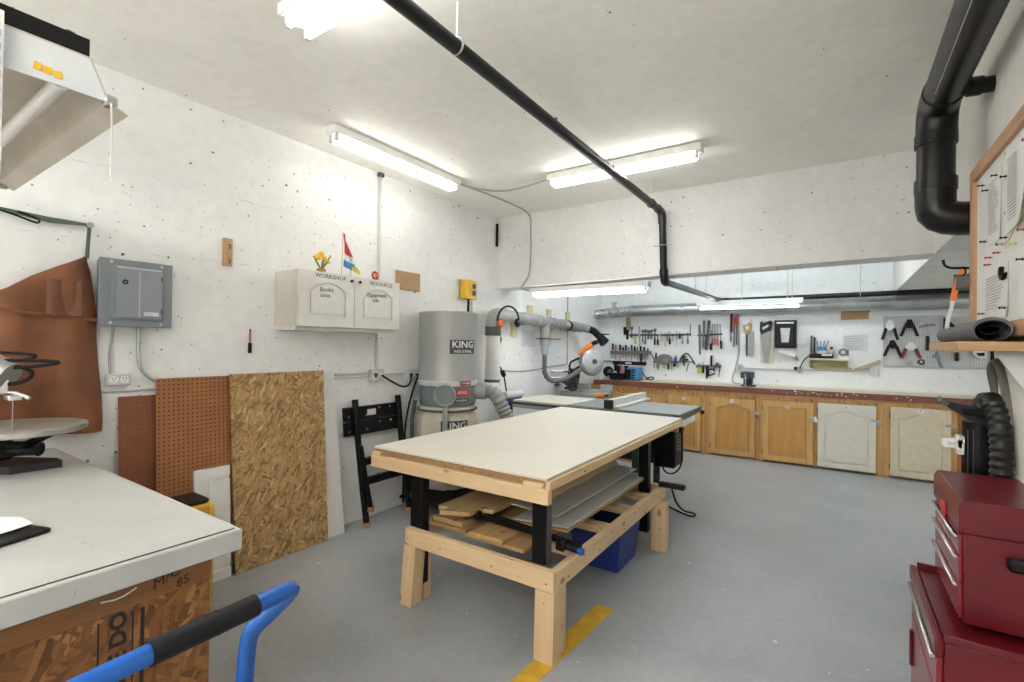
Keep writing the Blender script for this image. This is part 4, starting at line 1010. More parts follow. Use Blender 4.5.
def leg(x0, x1, y0, y1, dx=0, sp=0):
    m = MB().prism([(x0 + dx, y0 - sp, .002), (x1 + dx, y0 - sp, .002), (x1, y0, .332), (x0, y0, .332)], (0, (y1 - y0) * .58, 0))
    m.prism([(x0 + dx, y0 + (y1 - y0) * .6, .002), (x1 + dx - .012, y0 + (y1 - y0) * .6, .002), (x1 - .012, y0 + (y1 - y0) * .6, .332), (x0, y0 + (y1 - y0) * .6, .332)], (0, (y1 - y0) * .4, 0))
    l = m.obj('leg', PINE_Z, t)
    m = MB()
    for k in range(5): m.cyl((x0 + .02 + (k * .37 % 1) * (x1 - x0 - .04), y0 - .001, .06 + k * .055), (x0 + .02 + (k * .37 % 1) * (x1 - x0 - .04), y0 + .003, .06 + k * .055), .004, n=8)
    m.obj('screw_heads', DKST, l)
leg(-1.187, -1.085, 1.995, 2.145, 0, .006); leg(-2.075, -1.985, 1.995, 2.14, 0, .03); leg(-1.12, -1.02, 3.55, 3.68); leg(-2.07, -1.98, 3.55, 3.68)
MB().box((-2.0, 3.70, .05), (-1.16, 3.74, .12), .003).obj('stretcher', PINE_X, t)
m = MB()
for k in range(9): m.cyl((-1.0885, 2.15 + k * .19, .36 + .04 * (k % 2)), (-1.0865, 2.15 + k * .19, .36 + .04 * (k % 2)), .006, n=8)
for x in (-2.05, -1.8, -1.45, -1.13): m.cyl((x, 1.9995, .37), (x, 1.9985, .37), .005, n=8)
m.obj('screw_heads', DKST, t)
MB().box((-1.1275, 2.4, .815), (-1.124, 2.42, .822)).obj('edge_nail', DKST, t)

# things stored on the lower shelf
def stock(name, label, cat, a, b, mat, tilt=0, ax='Y'):
    a, b = V(a), V(b)
    m = MB().obox((a + b) / 2, b - a, Rot(ax, tilt) if tilt else None, .002)
    return tag(m.obj(name, mat), label, cat)
stock('plank', 'long pale pine plank at the left of the lower shelf', 'plank', (-1.98, 2.18, .505), (-1.80, 3.65, .530), wood('plank_pale', (.50, .36, .18), (.64, .49, .28), 1))
t2 = MB().prism([(-1.86, 2.06, .532), (-1.70, 2.13, .532), (-1.70, 2.22, .532), (-1.62, 2.24, .532), (-1.60, 3.62, .532), (-1.78, 3.62, .532)], (0, 0, .022))
tag(t2.obj('plank', wood('plank_warm', (.44, .29, .13), (.58, .42, .22), 1)), 'notched pine plank sticking out over the left end of the lower shelf', 'plank')
stock('plank', 'flat brown board at the bottom left of the lower shelf', 'plank', (-2.0, 2.12, .429), (-1.72, 3.55, .452), wood('plank_brown', (.34, .20, .085), (.46, .29, .13), 1))
stock('plank', 'flat tan board under the bar clamp on the lower shelf', 'plank', (-1.70, 2.10, .429), (-1.32, 3.55, .450), wood('plank_tan', (.42, .25, .10), (.54, .35, .16), 1))
stock('plank', 'narrow honey coloured batten lying on the tan board', 'plank', (-1.66, 2.08, .4515), (-1.44, 3.5, .475), wood('plank_honey', (.46, .28, .11), (.60, .40, .18), 1))
stock('plank', 'second brown board lying on the left bottom board', 'plank', (-1.98, 2.14, .453), (-1.76, 3.4, .478), wood('plank_brown2', (.42, .27, .12), (.54, .37, .18), 1))
stock('plank', 'third brown board in the stack at the left of the lower shelf', 'plank', (-1.97, 2.2, .4785), (-1.8, 3.5, .504), wood('plank_brown', 0, 0))
GS = paint('grey_sheet', (.60, .62, .605), .45, var=.04)
stock('panel_sheet', 'grey sheet with a brown edge lying at the right of the lower shelf', 'panel', (-1.56, 2.36, .492), (-1.20, 3.72, .500), GS, -4)
stock('panel_sheet', 'brown board right under the grey sheet on the lower shelf', 'panel', (-1.57, 2.34, .476), (-1.195, 3.70, .489), wood('plank_tan', 0, 0), -4)
stock('panel_sheet', 'second grey sheet propped higher behind the first one', 'panel', (-1.74, 2.42, .535), (-1.30, 3.74, .542), GS, 2)
stock('panel_sheet', 'wide weathered board standing at a slant at the back of the lower shelf', 'panel', (-1.67, 2.50, .641), (-1.41, 3.72, .658), wood('plank_weathered', (.52, .39, .19), (.70, .55, .30), 1), 50)
t = thing('bar_clamp', 'black bar clamp with a blue tip lying across the lower shelf', 'clamp', (-1.4, 2.2, .476))
m = MB().obox((-1.42, 2.19, .515), (.62, .012, .028), Rot('Z', -4), .002); m.obj('bar', BLACK, t)
m = MB().obox((-1.70, 2.205, .518), (.035, .04, .05), Rot('Z', -4), .006); m.obj('fixed_jaw', BLKP, t)
m = MB().obox((-1.14, 2.17, .50), (.05, .045, .06), Rot('Z', -4), .006); m.cyl((-1.13, 2.168, .498), (-1.04, 2.16, .494), .016, n=12); m.obj('sliding_jaw', BLKP, t)
MB().cyl((-1.04, 2.16, .494), (-1.015, 2.158, .493), .017, n=12).obj('screw_tip', BLUE, t)
MB().cyl((-1.68, 2.26, .52), (-1.06, 2.235, .488), .011, n=10).obj('second_bar', BLACK, t)
t = thing('storage_bin', 'blue plastic storage bin on the floor under the workbench', 'bin', (-1.3, 3.2, 0))
def shell(z0, z1, a0, a1, th):
    m = MB()
    o = [m.bm.verts.new((x, y, z0)) for x, y in a0]; p = [m.bm.verts.new((x, y, z1)) for x, y in a1]
    q = [m.bm.verts.new((x + th * (1 if x < -1.3 else -1), y + th * (1 if y < 3.25 else -1), z1)) for x, y in a1]
    r = [m.bm.verts.new((x + th * (1 if x < -1.3 else -1), y + th * (1 if y < 3.25 else -1), z0 + th)) for x, y in a0]
    m.bridge(o, p); m.bridge(p, q); m.bridge(q, r); m.bm.faces.new(o[::-1]); m.bm.faces.new(r)
    return m
bn = shell(.002, .29, [(-1.50, 3.05), (-1.185, 3.05), (-1.185, 3.38), (-1.50, 3.38)], [(-1.53, 3.02), (-1.155, 3.02), (-1.155, 3.42), (-1.53, 3.42)], .006)
bn.obj('tub', DBLUE, t)
m = MB()
for a, b in (((-1.54, 3.01, .275), (-1.145, 3.02, .297)), ((-1.54, 3.42, .275), (-1.145, 3.43, .297)), ((-1.54, 3.02, .275), (-1.53, 3.42, .297)), ((-1.155, 3.02, .275), (-1.145, 3.42, .297))): m.box(a, b, .003)
m.obj('rim', DBLUE, t)

# ------------------------------------------------------------------ bench on the left
t = thing('work_counter', 'white-topped bench with a strand board front in the left foreground', 'bench', (-2.4, -.2, 0))
BT = worn('worn_white_top', (.44, .44, .42))
MB().box((-3.345, -1.3, .925), (-1.492, .745, .941), .002).obj('top_sheet', BT, t)
MB().box((-3.345, -1.3, .880), (-1.492, .745, .9245)).obj('core_board', PINE_Y, t)
m = MB().box((-1.489, -1.3, .878), (-1.468, .757, .940), .004); m.box((-3.345, .747, .878), (-1.49, .757, .940), .003); m.obj('edge_trim', worn('worn_white_trim', (.45, .45, .425), .45), t)
MB().box((-1.4925, -1.3, .9405), (-1.4885, .743, .9415)).obj('joint_line', paint('dark_joint', (.03, .03, .028), .8), t)
fr = MB().box((-1.555, -1.2, .80), (-1.530, .70, .8795), .002).obj('apron_rail', wood('varnished_rail', (.20, .078, .018), (.30, .13, .035), 1, .4), t)
OSBD = osb('strand_board_varnished', [(.12, .042, .009), (.19, .072, .017), (.24, .098, .024), (.28, .12, .031), (.15, .054, .012), (.35, .165, .05)], .85, rough=.4)
fp = MB().box((-1.556, -1.2, .0), (-1.536, .70, .799), .001).obj('front_panel', OSBD, t)
MB().box((-3.2, .68, .0), (-1.557, .70, .8795)).obj('end_panel', OSBD, t)
MB().box((-1.60, .655, .002), (-1.5565, .679, .8795)).obj('corner_post', PINE_Z, t)
STN = paint('stencil_black', (.02, .012, .01), .7, var=.3)
text('THIS SIDE DO', .050, (-1.5358, .480, .62), (0, 0, 1), (0, -1, 0), STN, fp, 'stencil', sx=1.15, bold=.0020)
m = MB()
for y, w in ((.436, .004), (.508, .004), (.527, .009)): m.box((-1.5362, y, .05), (-1.5352, y + w, .785))
m.obj('stencil_lines', STN, fp)
text('M/C', .04, (-1.5296, .585, .845), (0, 1, .35), (0, 0, 1), STN, fr, 'handwriting')
text('85', .035, (-1.5296, .625, .82), (0, 1, .2), (0, 0, 1), STN, fr, 'handwriting')
m = MB().tube([(-1.5295, .44, .838), (-1.5285, .48, .832), (-1.5295, .515, .846)], .0022, 5, 1); m.obj('scratch', PAPER, fr)
# phone and paper lying on the bench
t = thing('tablet', 'flat black tablet lying at the left edge of the white bench', 'tablet', (-1.92, .35, .942))
m = MB().obox((-1.93, .30, .949), (.18, .20, .013), Rot('Z', 20), .004); m.obj('slab', BLKP, t)
t = thing('paper_slip', 'folded white paper lying on the black tablet', 'paper', (-1.97, .30, .957))
m = MB().grid([[(-2.03, .20, .957), (-1.97, .22, .96), (-1.89, .25, .957)], [(-2.05, .31, .957), (-1.99, .34, .985), (-1.91, .35, .962)], [(-2.08, .36, .957), (-2.01, .385, .968), (-1.95, .40, .958)]], (0, 0, .0015)); m.obj('sheet', PAPER, t)
# scroll saw
t = thing('scroll_saw', 'scroll saw with a round steel table standing on the left bench', 'scroll saw', (-2.85, .45, .942))
tx, ty = -2.80, .515
MB().lathe([(.22, 1.115), (.226, 1.118), (.226, 1.138), (.222, 1.141), (.01, 1.141)], (tx, ty, 0), n=48).obj('round_table', paint('worn_steel_table', (.50, .48, .46), .35, .7, var=.3, scale=7), t)
m = MB().prism([(-3.1, .30, .943), (-2.80, .50, .943), (-2.79, .66, .943), (-2.86, .66, .943), (-3.1, .52, .943)], (0, 0, .03)); m.box((-3.08, .36, .97), (-2.92, .50, 1.03), .01); m.obj('cast_base', paint('dark_cast_iron', (.03, .03, .032), .5, .4, var=.3), t)
m = MB().tube([(-2.92, .42, 1.0), (-2.86, .52, 1.03), (-2.80, .62, 1.09), (-2.79, .64, 1.115)], .016, 10, 1); m.tube([(-2.95, .42, 1.0), (-2.9, .53, 1.02), (-2.84, .63, 1.08), (-2.83, .65, 1.115)], .010, 10, 1); m.obj('trunnion', BLKP, t)
m = MB().cyl((-2.86, .50, 1.035), (-2.79, .585, 1.035), .028, n=16); m.torus((-2.79, .585, 1.035), (.64, .77, 0), .024, .008, 16, 6); m.obj('tilt_knob', BLKP, t)
m = MB().box((-2.95, .36, 1.0), (-2.83, .52, 1.08), .01); m.cyl((-2.88, .45, 1.06), (-2.78, .54, 1.06), .015, n=12); m.obj('drive_box', BLACK, t)
m = MB().box((-3.1, .28, 1.03), (-3.0, .36, 1.42), .01); m.prism([(-3.06, .27, 1.40), (-2.75, .44, 1.36), (-2.75, .44, 1.42), (-3.06, .27, 1.48)], (-.03, .05, 0)); m.obj('upper_arm', GREY, t)
h = MB().cyl((-2.80, .35, 1.43), (-2.67, .475, 1.355), .06, .05, 20).obj('head', paint('head_grey', (.33, .33, .33), .4, .3), t)
MB().cyl((-2.735, .4125, 1.394), (-2.715, .432, 1.382), .0585, .0565, 20).obj('yellow_label', YEL, h)
m = MB().box((-2.70, .44, 1.285), (-2.67, .47, 1.345), .004); m.box((-2.70, .46, 1.26), (-2.62, .50, 1.28), .004); m.tube([(-2.70, .45, 1.29), (-2.67, .49, 1.285), (-2.62, .52, 1.265)], .008, 8); m.obj('blade_clamp', CHROME, t)
MB().cyl((-2.66, .48, 1.142), (-2.66, .48, 1.27), .0016, n=6).obj('blade', STEEL, t)
m = MB()
m.tube([(-2.78, .36, 1.44), (-2.66, .47, 1.445), (-2.60, .54, 1.435), (-2.63, .52, 1.42), (-2.72, .44, 1.40)], .006, 8, 2)
m.tube([(-2.76, .38, 1.41), (-2.62, .52, 1.415), (-2.54, .59, 1.41), (-2.56, .58, 1.40), (-2.64, .50, 1.385), (-2.72, .43, 1.39)], .007, 8, 2)
m.tube([(-2.72, .43, 1.40), (-2.64, .52, 1.385), (-2.62, .53, 1.35), (-2.66, .49, 1.32), (-2.72, .43, 1.32)], .008, 8, 2)
m.obj('air_hose', RUB, t)

# ------------------------------------------------------------------ blue cart in the foreground
t = thing('hand_cart', 'blue tubular cart handle with a black grip in the near left foreground', 'cart', (-.82, .2, 0))
hp = [(-.83, -.10, 1.02), (-.805, .02, 1.04), (-.797, .14, 1.053), (-.797, .30, 1.06), (-.80, .44, 1.06), (-.803, .495, 1.06), (-.815, .512, 1.05), (-.84, .478, 1.01), (-.862, .462, .985), (-.868, .458, .95), (-.875, .455, .8), (-.885, .45, .22)]
m = MB(); m.tube(hp, .0145, 16, 2); m.tube([(-.83, -.10, 1.02), (-.86, -.12, .97), (-.87, -.12, .8), (-.885, -.12, .22)], .0145, 16, 1); m.obj('handle_frame', BLUE, t)
m = MB().cyl((-.797, .285, 1.0595), (-.8005, .436, 1.06), .0178, n=20)
for y in (.345, .36, .375): m.cyl((-.798 - (y - .285) * .02, y - .002, 1.0597), (-.798 - (y - .285) * .02, y + .002, 1.0598), .0186, n=20)
m.obj('grip', paint('grip_rubber', (.006, .006, .007), .55, var=.2, spec=.3), t)
MB().box((-1.30, -.18, .19), (-.84, .50, .215), .008).obj('platform', BLUE, t)
for x in (-1.2, -.92):
    for y in (-.1, .42): 
        w = MB().cyl((x - .018, y, .062), (x + .018, y, .062), .06, n=20); w.box((x - .024, y - .02, .06), (x - .019, y + .02, .19)); w.box((x + .019, y - .02, .06), (x + .024, y + .02, .19)); w.obj('caster', RUB, t)

# ------------------------------------------------------------------ tool chest on the right
RP = RED
t = thing('tool_cabinet', 'dark red rolling tool cabinet below the drawer chest at right', 'tool cabinet', (.42, 2.3, 0))
m = MB().box((.285, 1.99, .06), (.572, 2.60, .60), .004); m.box((.262, 1.985, .555), (.284, 2.605, .61), .004); m.box((.285, 1.985, .601), (.572, 1.997, .625), .002); m.box((.285, 2.592, .601), (.572, 2.604, .625), .002); m.obj('body', RP, t)
d = MB().box((.268, 2.0, .43), (.284, 2.59, .545), .003).obj('drawer', paint('red_enamel_lit', (.26, .02, .03), .25, var=.1, scale=6), t)  # brighter copy of the same red, glossy reflected light put into the fronts
MB().box((.252, 2.01, .532), (.268, 2.58, .548), .003).obj('drawer_pull', CHROME, d)
MB().cyl((.268, 2.29, .49), (.262, 2.29, .49), .012, n=12).obj('lock', DKST, d)
d = MB().box((.268, 2.0, .09), (.284, 2.59, .42), .003).obj('door', paint('red_enamel_lit', 0), t)
MB().box((.258, 2.54, .22), (.268, 2.57, .36), .004).obj('handle', RED, d)
for y in (2.04, 2.55):
    for x in (.31, .54): MB().cyl((x - .012, y, .03), (x + .012, y, .03), .028, n=14).obj('caster', RUB, t)
t = thing('tool_chest', 'dark red drawer chest with chrome drawer pulls standing on the tool cabinet', 'tool chest', (.45, 2.33, .626))
FR = paint('red_enamel_lit', 0)
m = MB().box((.345, 2.10, .627), (.572, 2.568, .915), .003); m.obj('body', RP, t)
l = MB().prism([(.333, 2.095, .918), (.333, 2.095, 1.0), (.345, 2.095, 1.02), (.572, 2.095, 1.02), (.572, 2.095, .918)], (0, .478, 0)).obj('lid', RP, t)
m = MB().box((.326, 2.31, .905), (.333, 2.36, .955), .002); m.box((.322, 2.32, .93), (.327, 2.35, .945)); m.obj('latch', REDL, l)
MB().cyl((.334, 2.47, .965), (.329, 2.47, .965), .009, n=12).obj('key_lock', DKST, l)
for z0, z1 in ((.843, .905), (.752, .838), (.638, .747)):
    d = MB().box((.336, 2.112, z0), (.3449, 2.556, z1), .002).obj('drawer', FR, t)
    m = MB().box((.322, 2.116, z1 - .014), (.336, 2.552, z1 - .002), .003); m.obj('drawer_pull', CHROME, d)
m = MB().box((.442, 2.066, .828), (.56, 2.0995, .868), .008); m.obj('carry_handle', BLKP, t)

# ------------------------------------------------------------------ vacuum and hoses behind the chest
t = thing('shop_vacuum', 'black upright shop vacuum with a fat ribbed hose behind the red chest', 'vacuum cleaner', (.5, 2.78, 0))
m = MB().cyl((.505, 2.80, .05), (.505, 2.80, 1.20), .053, n=24); m.cyl((.505, 2.80, .002), (.505, 2.80, .06), .056, n=24); m.cyl((.505, 2.80, .98), (.505, 2.80, 1.02), .053, n=24); m.obj('column', BLKP, t)
m = MB()
for a in range(5): m.box((.462 + a * .018, 2.75, .9), (.466 + a * .018, 2.754, 1.17), .001)
m.obj('grille_ribs', DKST, t)
m = MB().prism([(.372, 2.73, 1.285), (.388, 2.72, 1.268), (.47, 2.71, 1.205), (.56, 2.71, 1.19), (.565, 2.71, 1.225), (.50, 2.72, 1.268), (.44, 2.72, 1.275), (.40, 2.73, 1.285), (.38, 2.73, 1.30)], (0, .09, 0)); m.obj('floor_nozzle', BLKP, t)
m = MB().box((.44, 2.70, 1.235), (.53, 2.712, 1.262), .004); m.ball((.52, 2.72, 1.24), .035, (1.2, .6, .6)); m.obj('nozzle_lever', RUB, t)
m = MB().obox((.385, 2.735, 1.281), (.03, .07, .02), Rot('Y', 38), .002); m.obj('nozzle_band', DKST, t)
MB().tube([(.495, 2.76, 1.24), (.51, 2.74, 1.29), (.525, 2.70, 1.31), (.535, 2.64, 1.23), (.535, 2.59, 1.08), (.53, 2.63, .85), (.52, 2.66, .5), (.52, 2.72, .2), (.51, 2.76, .12)], .037, 18, 2, rib=.012).obj('ribbed_hose', paint('ribbed_hose_black', (.014, .014, .014), .45, var=.2), t)
t = thing('vacuum_hose', 'slimmer grey hose looped over a hook on the right wall', 'hose', (.56, 2.85, 1.2))
MB().tube([(.572, 2.87, 1.25), (.572, 2.87, 1.33), (.562, 2.87, 1.38), (.555, 2.865, 1.43), (.565, 2.85, 1.455), (.568, 2.80, 1.45), (.568, 2.72, 1.38), (.569, 2.66, 1.25), (.569, 2.62, 1.05)], .017, 12, 2).obj('hose_loop', paint('hose_taupe', (.17, .155, .13), .5, var=.15), t)
m = MB().box((.540, 2.85, 1.29), (.574, 2.885, 1.315), .004); m.obj('hose_tie', paint('tape_grey', (.3, .29, .26), .6), t)
t = thing('plastic_bracket', 'white plastic bracket beside the black vacuum column', 'bracket', (.43, 2.78, 1.06))
m = MB().box((.385, 2.755, 1.085), (.452, 2.80, 1.125), .004); m.box((.43, 2.755, 1.06), (.456, 2.80, 1.14), .004); m.obj('body', WHITE, t)
MB().box((.40, 2.753, 1.098), (.425, 2.755, 1.112)).obj('slot', LGREY, t)

# ------------------------------------------------------------------ notice board and shelf on the right wall
t = thing('notice_board', 'oak-framed white notice board on the right wall', 'notice board', (.56, 2.6, 1.56))
MB().box((.552, 1.9, 1.59), (.566, 3.13, 2.33)).obj('backing', wallmat('board_white', (.74, .74, .72), .6, dirt=.03), t)
for a, b, mt in (((.535, 3.105, 1.56), (.574, 3.16, 2.36), OAKTRIM), ((.535, 1.85, 1.56), (.574, 1.90, 2.36), OAKTRIM), ((.535, 1.9, 2.30), (.574, 3.105, 2.36), wood('oak_trim_along', (.46, .25, .13), (.60, .36, .20), 1, .5, knots=False)), ((.535, 1.9, 1.555), (.574, 3.105, 1.615), wood('oak_trim_along', 0, 0))):
    MB().box(a, b, .004).obj('frame', mt, t)
papers = [('tall typed sheet pinned nearest the far edge of the notice board', (2.70, 2.90), (1.955, 2.255)), ('curling typed list pinned beside the tall sheet on the notice board', (2.40, 2.635), (1.955, 2.262)), ('small typed notice held low on the notice board', (2.60, 2.93), (1.635, 1.85)), ('typed sheet near the close end of the notice board', (2.08, 2.34), (1.96, 2.28))]
for i, (lb, (y0, y1), (z0, z1)) in enumerate(papers):
    t = thing('pinned_paper', lb, 'paper', (.55, (y0 + y1) / 2, z0))
    c = .012 if i == 1 else .003
    MB().grid([[(.5495 - (c * (1 - abs(2 * u - 1)) if z > z0 + .01 else c * u * 1.5), y1 + (y0 - y1) * u, z) for u in (0, .25, .5, .75, 1)] for z in (z0, (z0 + z1) / 2, z1)], (.001, 0, 0)).obj('sheet', PAPER, t)
    m = MB()
    n = int((z1 - z0 - .06) / .012)
    for k in range(n):
        L = random.uniform(.5, .8) * (y1 - y0); z = z1 - .04 - k * .012
        if i == 1: continue
        m.box((.5462 - .001, y1 - .02, z), (.5468 - .001, y1 - .02 - L, z + .0025))
    if i == 1:
        for k in range(n): m.box((.5362, y1 - .03 - .05, z1 - .04 - k * .012), (.5368, y1 - .03 - .16, z1 - .0375 - k * .012))
    m.obj('typed_lines', INKG, t)
PINS = [((.525, 2.741, 2.223), 'k', 'black push pin at the top edge of the tall typed sheet'), ((.525, 2.609, 2.179), 'k', 'black push pin between the two typed sheets'), ((.525, 2.962, 2.243), 'k', 'black push pin high by the far frame of the notice board'), ((.525, 2.889, 2.201), 'k', 'black push pin left of the tall typed sheet'), ((.525, 2.341, 2.227), 'k', 'black push pin right of the curling list'), ((.525, 2.392, 1.928), 'r', 'red push pin below the curling list'), ((.525, 2.604, 1.94), 'k', 'black push pin at the foot of the curling list'), ((.525, 2.92, 1.983), 'k', 'black push pin at mid height by the far frame'), ((.525, 2.661, 1.925), 'k', 'black push pin below the tall typed sheet'), ((.525, 2.486, 1.895), 'y', 'yellow push pin below the curling list'), ((.525, 2.704, 1.898), 'r', 'red push pin above the small typed notice'), ((.525, 2.401, 1.825), 'k', 'black push pin alone on the white board'), ((.525, 2.831, 1.898), 'r', 'red push pin left of the other red pin above the small notice'), ((.525, 2.848, 1.87), 'r', 'red push pin at the top corner of the small typed notice'), ((.525, 2.613, 1.669), 'k', 'black push pin at the lower right of the small notice'), ((.525, 2.949, 1.666), 'k', 'black push pin at the lower left of the small notice')]
for (x, y, z), c, lb in PINS:
    mt = {'k': BLKP, 'r': REDL, 'y': YGRN}[c]
    m = MB().cyl((.552, y, z), (.538, y, z), .0016, n=6); m.cyl((.543, y, z), (.530, y, z), .0032, .0028, 10); m.cyl((.530, y, z), (.527, y, z), .0055, n=12); m.cyl((.545, y, z), (.5425, y, z), .0055, n=12)
    tag(m.obj('push_pin', mt), lb, 'push pin')
t = thing('magnet', 'black horseshoe shaped clip on the notice board above the small notice', 'clip', (.54, 2.63, 1.80))
MB().torus((.541, 2.63, 1.81), (1, 0, 0), .024, .009, 16, 8, 0 + .2, PI + .9).obj('clip_body', BLKP, t)
wire('string', 'yellow string stretched over the papers on the notice board', 'string', [(.535, 2.66, 1.925), (.530, 2.52, 1.90), (.533, 2.40, 1.96), (.533, 2.2, 2.06)], .0022, paint('string_tan', (.6, .5, .2), .7), 1)

t = thing('wall_shelf', 'thick light wood shelf on the right wall under the notice board', 'shelf', (.47, 2.7, 1.485))
MB().box((.37, 2.392, 1.50), (.574, 3.015, 1.535), .003).obj('board', wood('shelf_wood', (.42, .24, .11), (.60, .40, .22), 0, .5, knots=False), t)
m = MB().prism([(.573, 2.46, 1.36), (.573, 2.46, 1.499), (.49, 2.46, 1.499), (.49, 2.46, 1.49), (.56, 2.46, 1.365)], (0, .015, 0)); m.obj('bracket', LGREY, t)
rl = thing('mat_roll', 'rolled dark grey rubber mat lying on the wall shelf', 'mat', (.46, 2.7, 1.537))
m = MB(); prev = None; n = 32
O, I = [], []
def mring(y, xc, a, b): return [m.bm.verts.new((xc + a * math.cos(2 * PI * k / n), y, 1.5365 + b + b * math.sin(2 * PI * k / n))) for k in range(n)]
A = mring(3.02, .432, .034, .032); B = mring(2.42, .472, .054, .044); Ci = mring(2.42, .472, .048, .038)
Di = [m.bm.verts.new((.436 + .028 * math.cos(2 * PI * k / n), 2.98, 1.5365 + .032 + .026 * math.sin(2 * PI * k / n))) for k in range(n)]
m.bridge(A, B); m.bridge(B, Ci); m.bridge(Ci, Di); m.bm.faces.new(A[::-1]); m.bm.faces.new(Di)
m.obj('outer_wrap', paint('mat_grey', (.10, .105, .12), .55, var=.15), rl)
sp = [(.472 + (.043 - .0016 * k) * math.cos(k * .45), 2.43, 1.581 + (.034 - .0013 * k) * math.sin(k * .45)) for k in range(20)]
m = MB()
for a, b in zip(sp, sp[1:]):
    m.prism([a, b, (b[0], b[1] + .5, b[2]), (a[0], a[1] + .5, a[2])], (0, 0, .002))
m.obj('inner_wrap', BLKP, rl)
tp = thing('flagging_tape', 'orange and white tape strip dangling at the left edge of the notice board', 'tape', (.48, 3.17, 1.7))
def ribbon(pts, w, name, mat):
    rows = [[V(p) + V((-w, 0, 0)), V(p), V(p) + V((w, 0, 0))] for p in pts]
    return MB().grid(rows, (0, .003, 0)).obj(name, mat, tp)
ribbon([(.515, 3.172, 1.905), (.50, 3.175, 1.86), (.487, 3.175, 1.80), (.478, 3.175, 1.745)], .012, 'orange_strip', ORNG)
ribbon([(.478, 3.175, 1.745), (.472, 3.175, 1.70), (.461, 3.175, 1.66), (.457, 3.175, 1.62), (.459, 3.175, 1.575)], .008, 'white_strip', PAPER)
m = MB().tube([(.44, 3.17, 1.95), (.445, 3.17, 1.92), (.47, 3.17, 1.905), (.51, 3.17, 1.905), (.535, 3.165, 1.90)], .006, 8, 1); m.tube([(.48, 3.17, 1.87), (.51, 3.16, 1.86), (.525, 3.16, 1.885), (.51, 3.16, 1.91)], .004, 6, 1); m.obj('wire_hook', BLKP, tp)
t = thing('tape_roll', 'dark grey roll of tape mounted at the left edge of the notice board', 'tape roll', (.51, 3.17, 1.75))
m = MB().pipe((.488, 3.19, 1.835), (.540, 3.19, 1.835), .042, .022, 28); m.obj('roll', paint('tape_roll_grey', (.16, .155, .14), .7, var=.15), t)
MB().cyl((.486, 3.19, 1.835), (.545, 3.19, 1.835), .018, n=14).obj('core', CARD, t)
# ------------------------------------------------------------------ tools on the far wall
YW = 7.749
YT = 7.722
def rail(label, a, b, h, mat, d=.025):
    (x0, z0), (x1, z1) = a, b
    return tag(MB().prism([(x0, YW - d, z0 - h / 2), (x1, YW - d, z1 - h / 2), (x1, YW - d, z1 + h / 2), (x0, YW - d, z0 + h / 2)], (0, d, 0)).obj('tool_rail', mat), label, 'tool rail')
def P3(p, y=YT): return V((p[0], y, p[1]))
def driver(label, top, bot, hm, hl=.1, r=.014, up=False, gr=None, sr=.005):
    "screwdriver or chisel: handle at one end, shank at the other"
    a, b = P3(top, YW - .045), P3(bot, YW - .045)
    if not up: a, b = b, a
    d = (b - a).normalized(); L = (b - a).length; hl = min(hl, L * .6)
    t = thing('screwdriver', label, 'screwdriver', a if a.z < b.z else b, gr)
    MB().lathe([(r * .6, 0), (r, .008), (r * .85, hl * .5), (r, hl * .8), (r * .5, hl)], a, d, 10).obj('handle', hm, t)
    MB().cyl(a + d * (hl - .005), b, sr, n=8).obj('shank', DKST, t)
    return t
def bar_tool(name, label, cat, top, bot, w, mat, hm=None, hl=.1, th=.006):
    "file, rule or blade hanging flat against the rail"
    a, b = P3(top, YW - .04), P3(bot, YW - .04)
    d = (b - a).normalized(); s = V((d.z, 0, -d.x)) * w / 2
    t = thing(name, label, cat, b if b.z < a.z else a)
    c = a + d * hl if hm else a
    MB().prism([c - s, c + s, b + s * .8, b - s * .8], (0, th, 0)).obj('blade', mat, t)
    if hm:
        MB().lathe([(w * .3, 0), (w * .5, .01), (w * .42, hl * .5), (w * .5, hl * .85), (w * .35, hl + .005)], a + V((0, .003, 0)), d, 10).obj('handle', hm, t)
    return t
def pliers(label, top, bot, hm, w=.05):
    a, b = P3(top, YW - .045), P3(bot, YW - .045)
    d = (b - a).normalized(); L = (b - a).length; s = V((d.z, 0, -d.x)); c = a + d * L * .36
    t = thing('pliers', label, 'pliers', b)
    m = MB()
    for k in (-1, 1): m.prism([a + s * k * .003, a + s * k * w * .22, c + s * k * w * .32, c + s * k * .001 + d * .012], (0, .012, 0))
    m.cyl(c + V((0, -.003, 0)), c + V((0, .015, 0)), w * .26, n=12)
    m.obj('jaws', DKST, t)
    for k in (-1, 1): MB().tube([c + s * k * w * .12 + V((0, .006, 0)), c + d * L * .25 + s * k * w * .5 + V((0, .006, 0)), b + s * k * w * .35 + V((0, .006, 0))], .008, 8, 1).obj('handle', hm, t)
    return t
def wrench(label, top, bot, mat=None):
    a, b = P3(top, YW - .035), P3(bot, YW - .035)
    t = thing('wrench', label, 'wrench', b)
    d = (b - a).normalized()
    m = MB().cyl(a, b, .009, n=8); m.torus(a, (0, 1, 0), .018, .008, 14, 6); m.torus(b, (0, 1, 0), .014, .007, 14, 6, .5, 5.6)
    m.obj('shaft', mat or DKST, t)
    return t
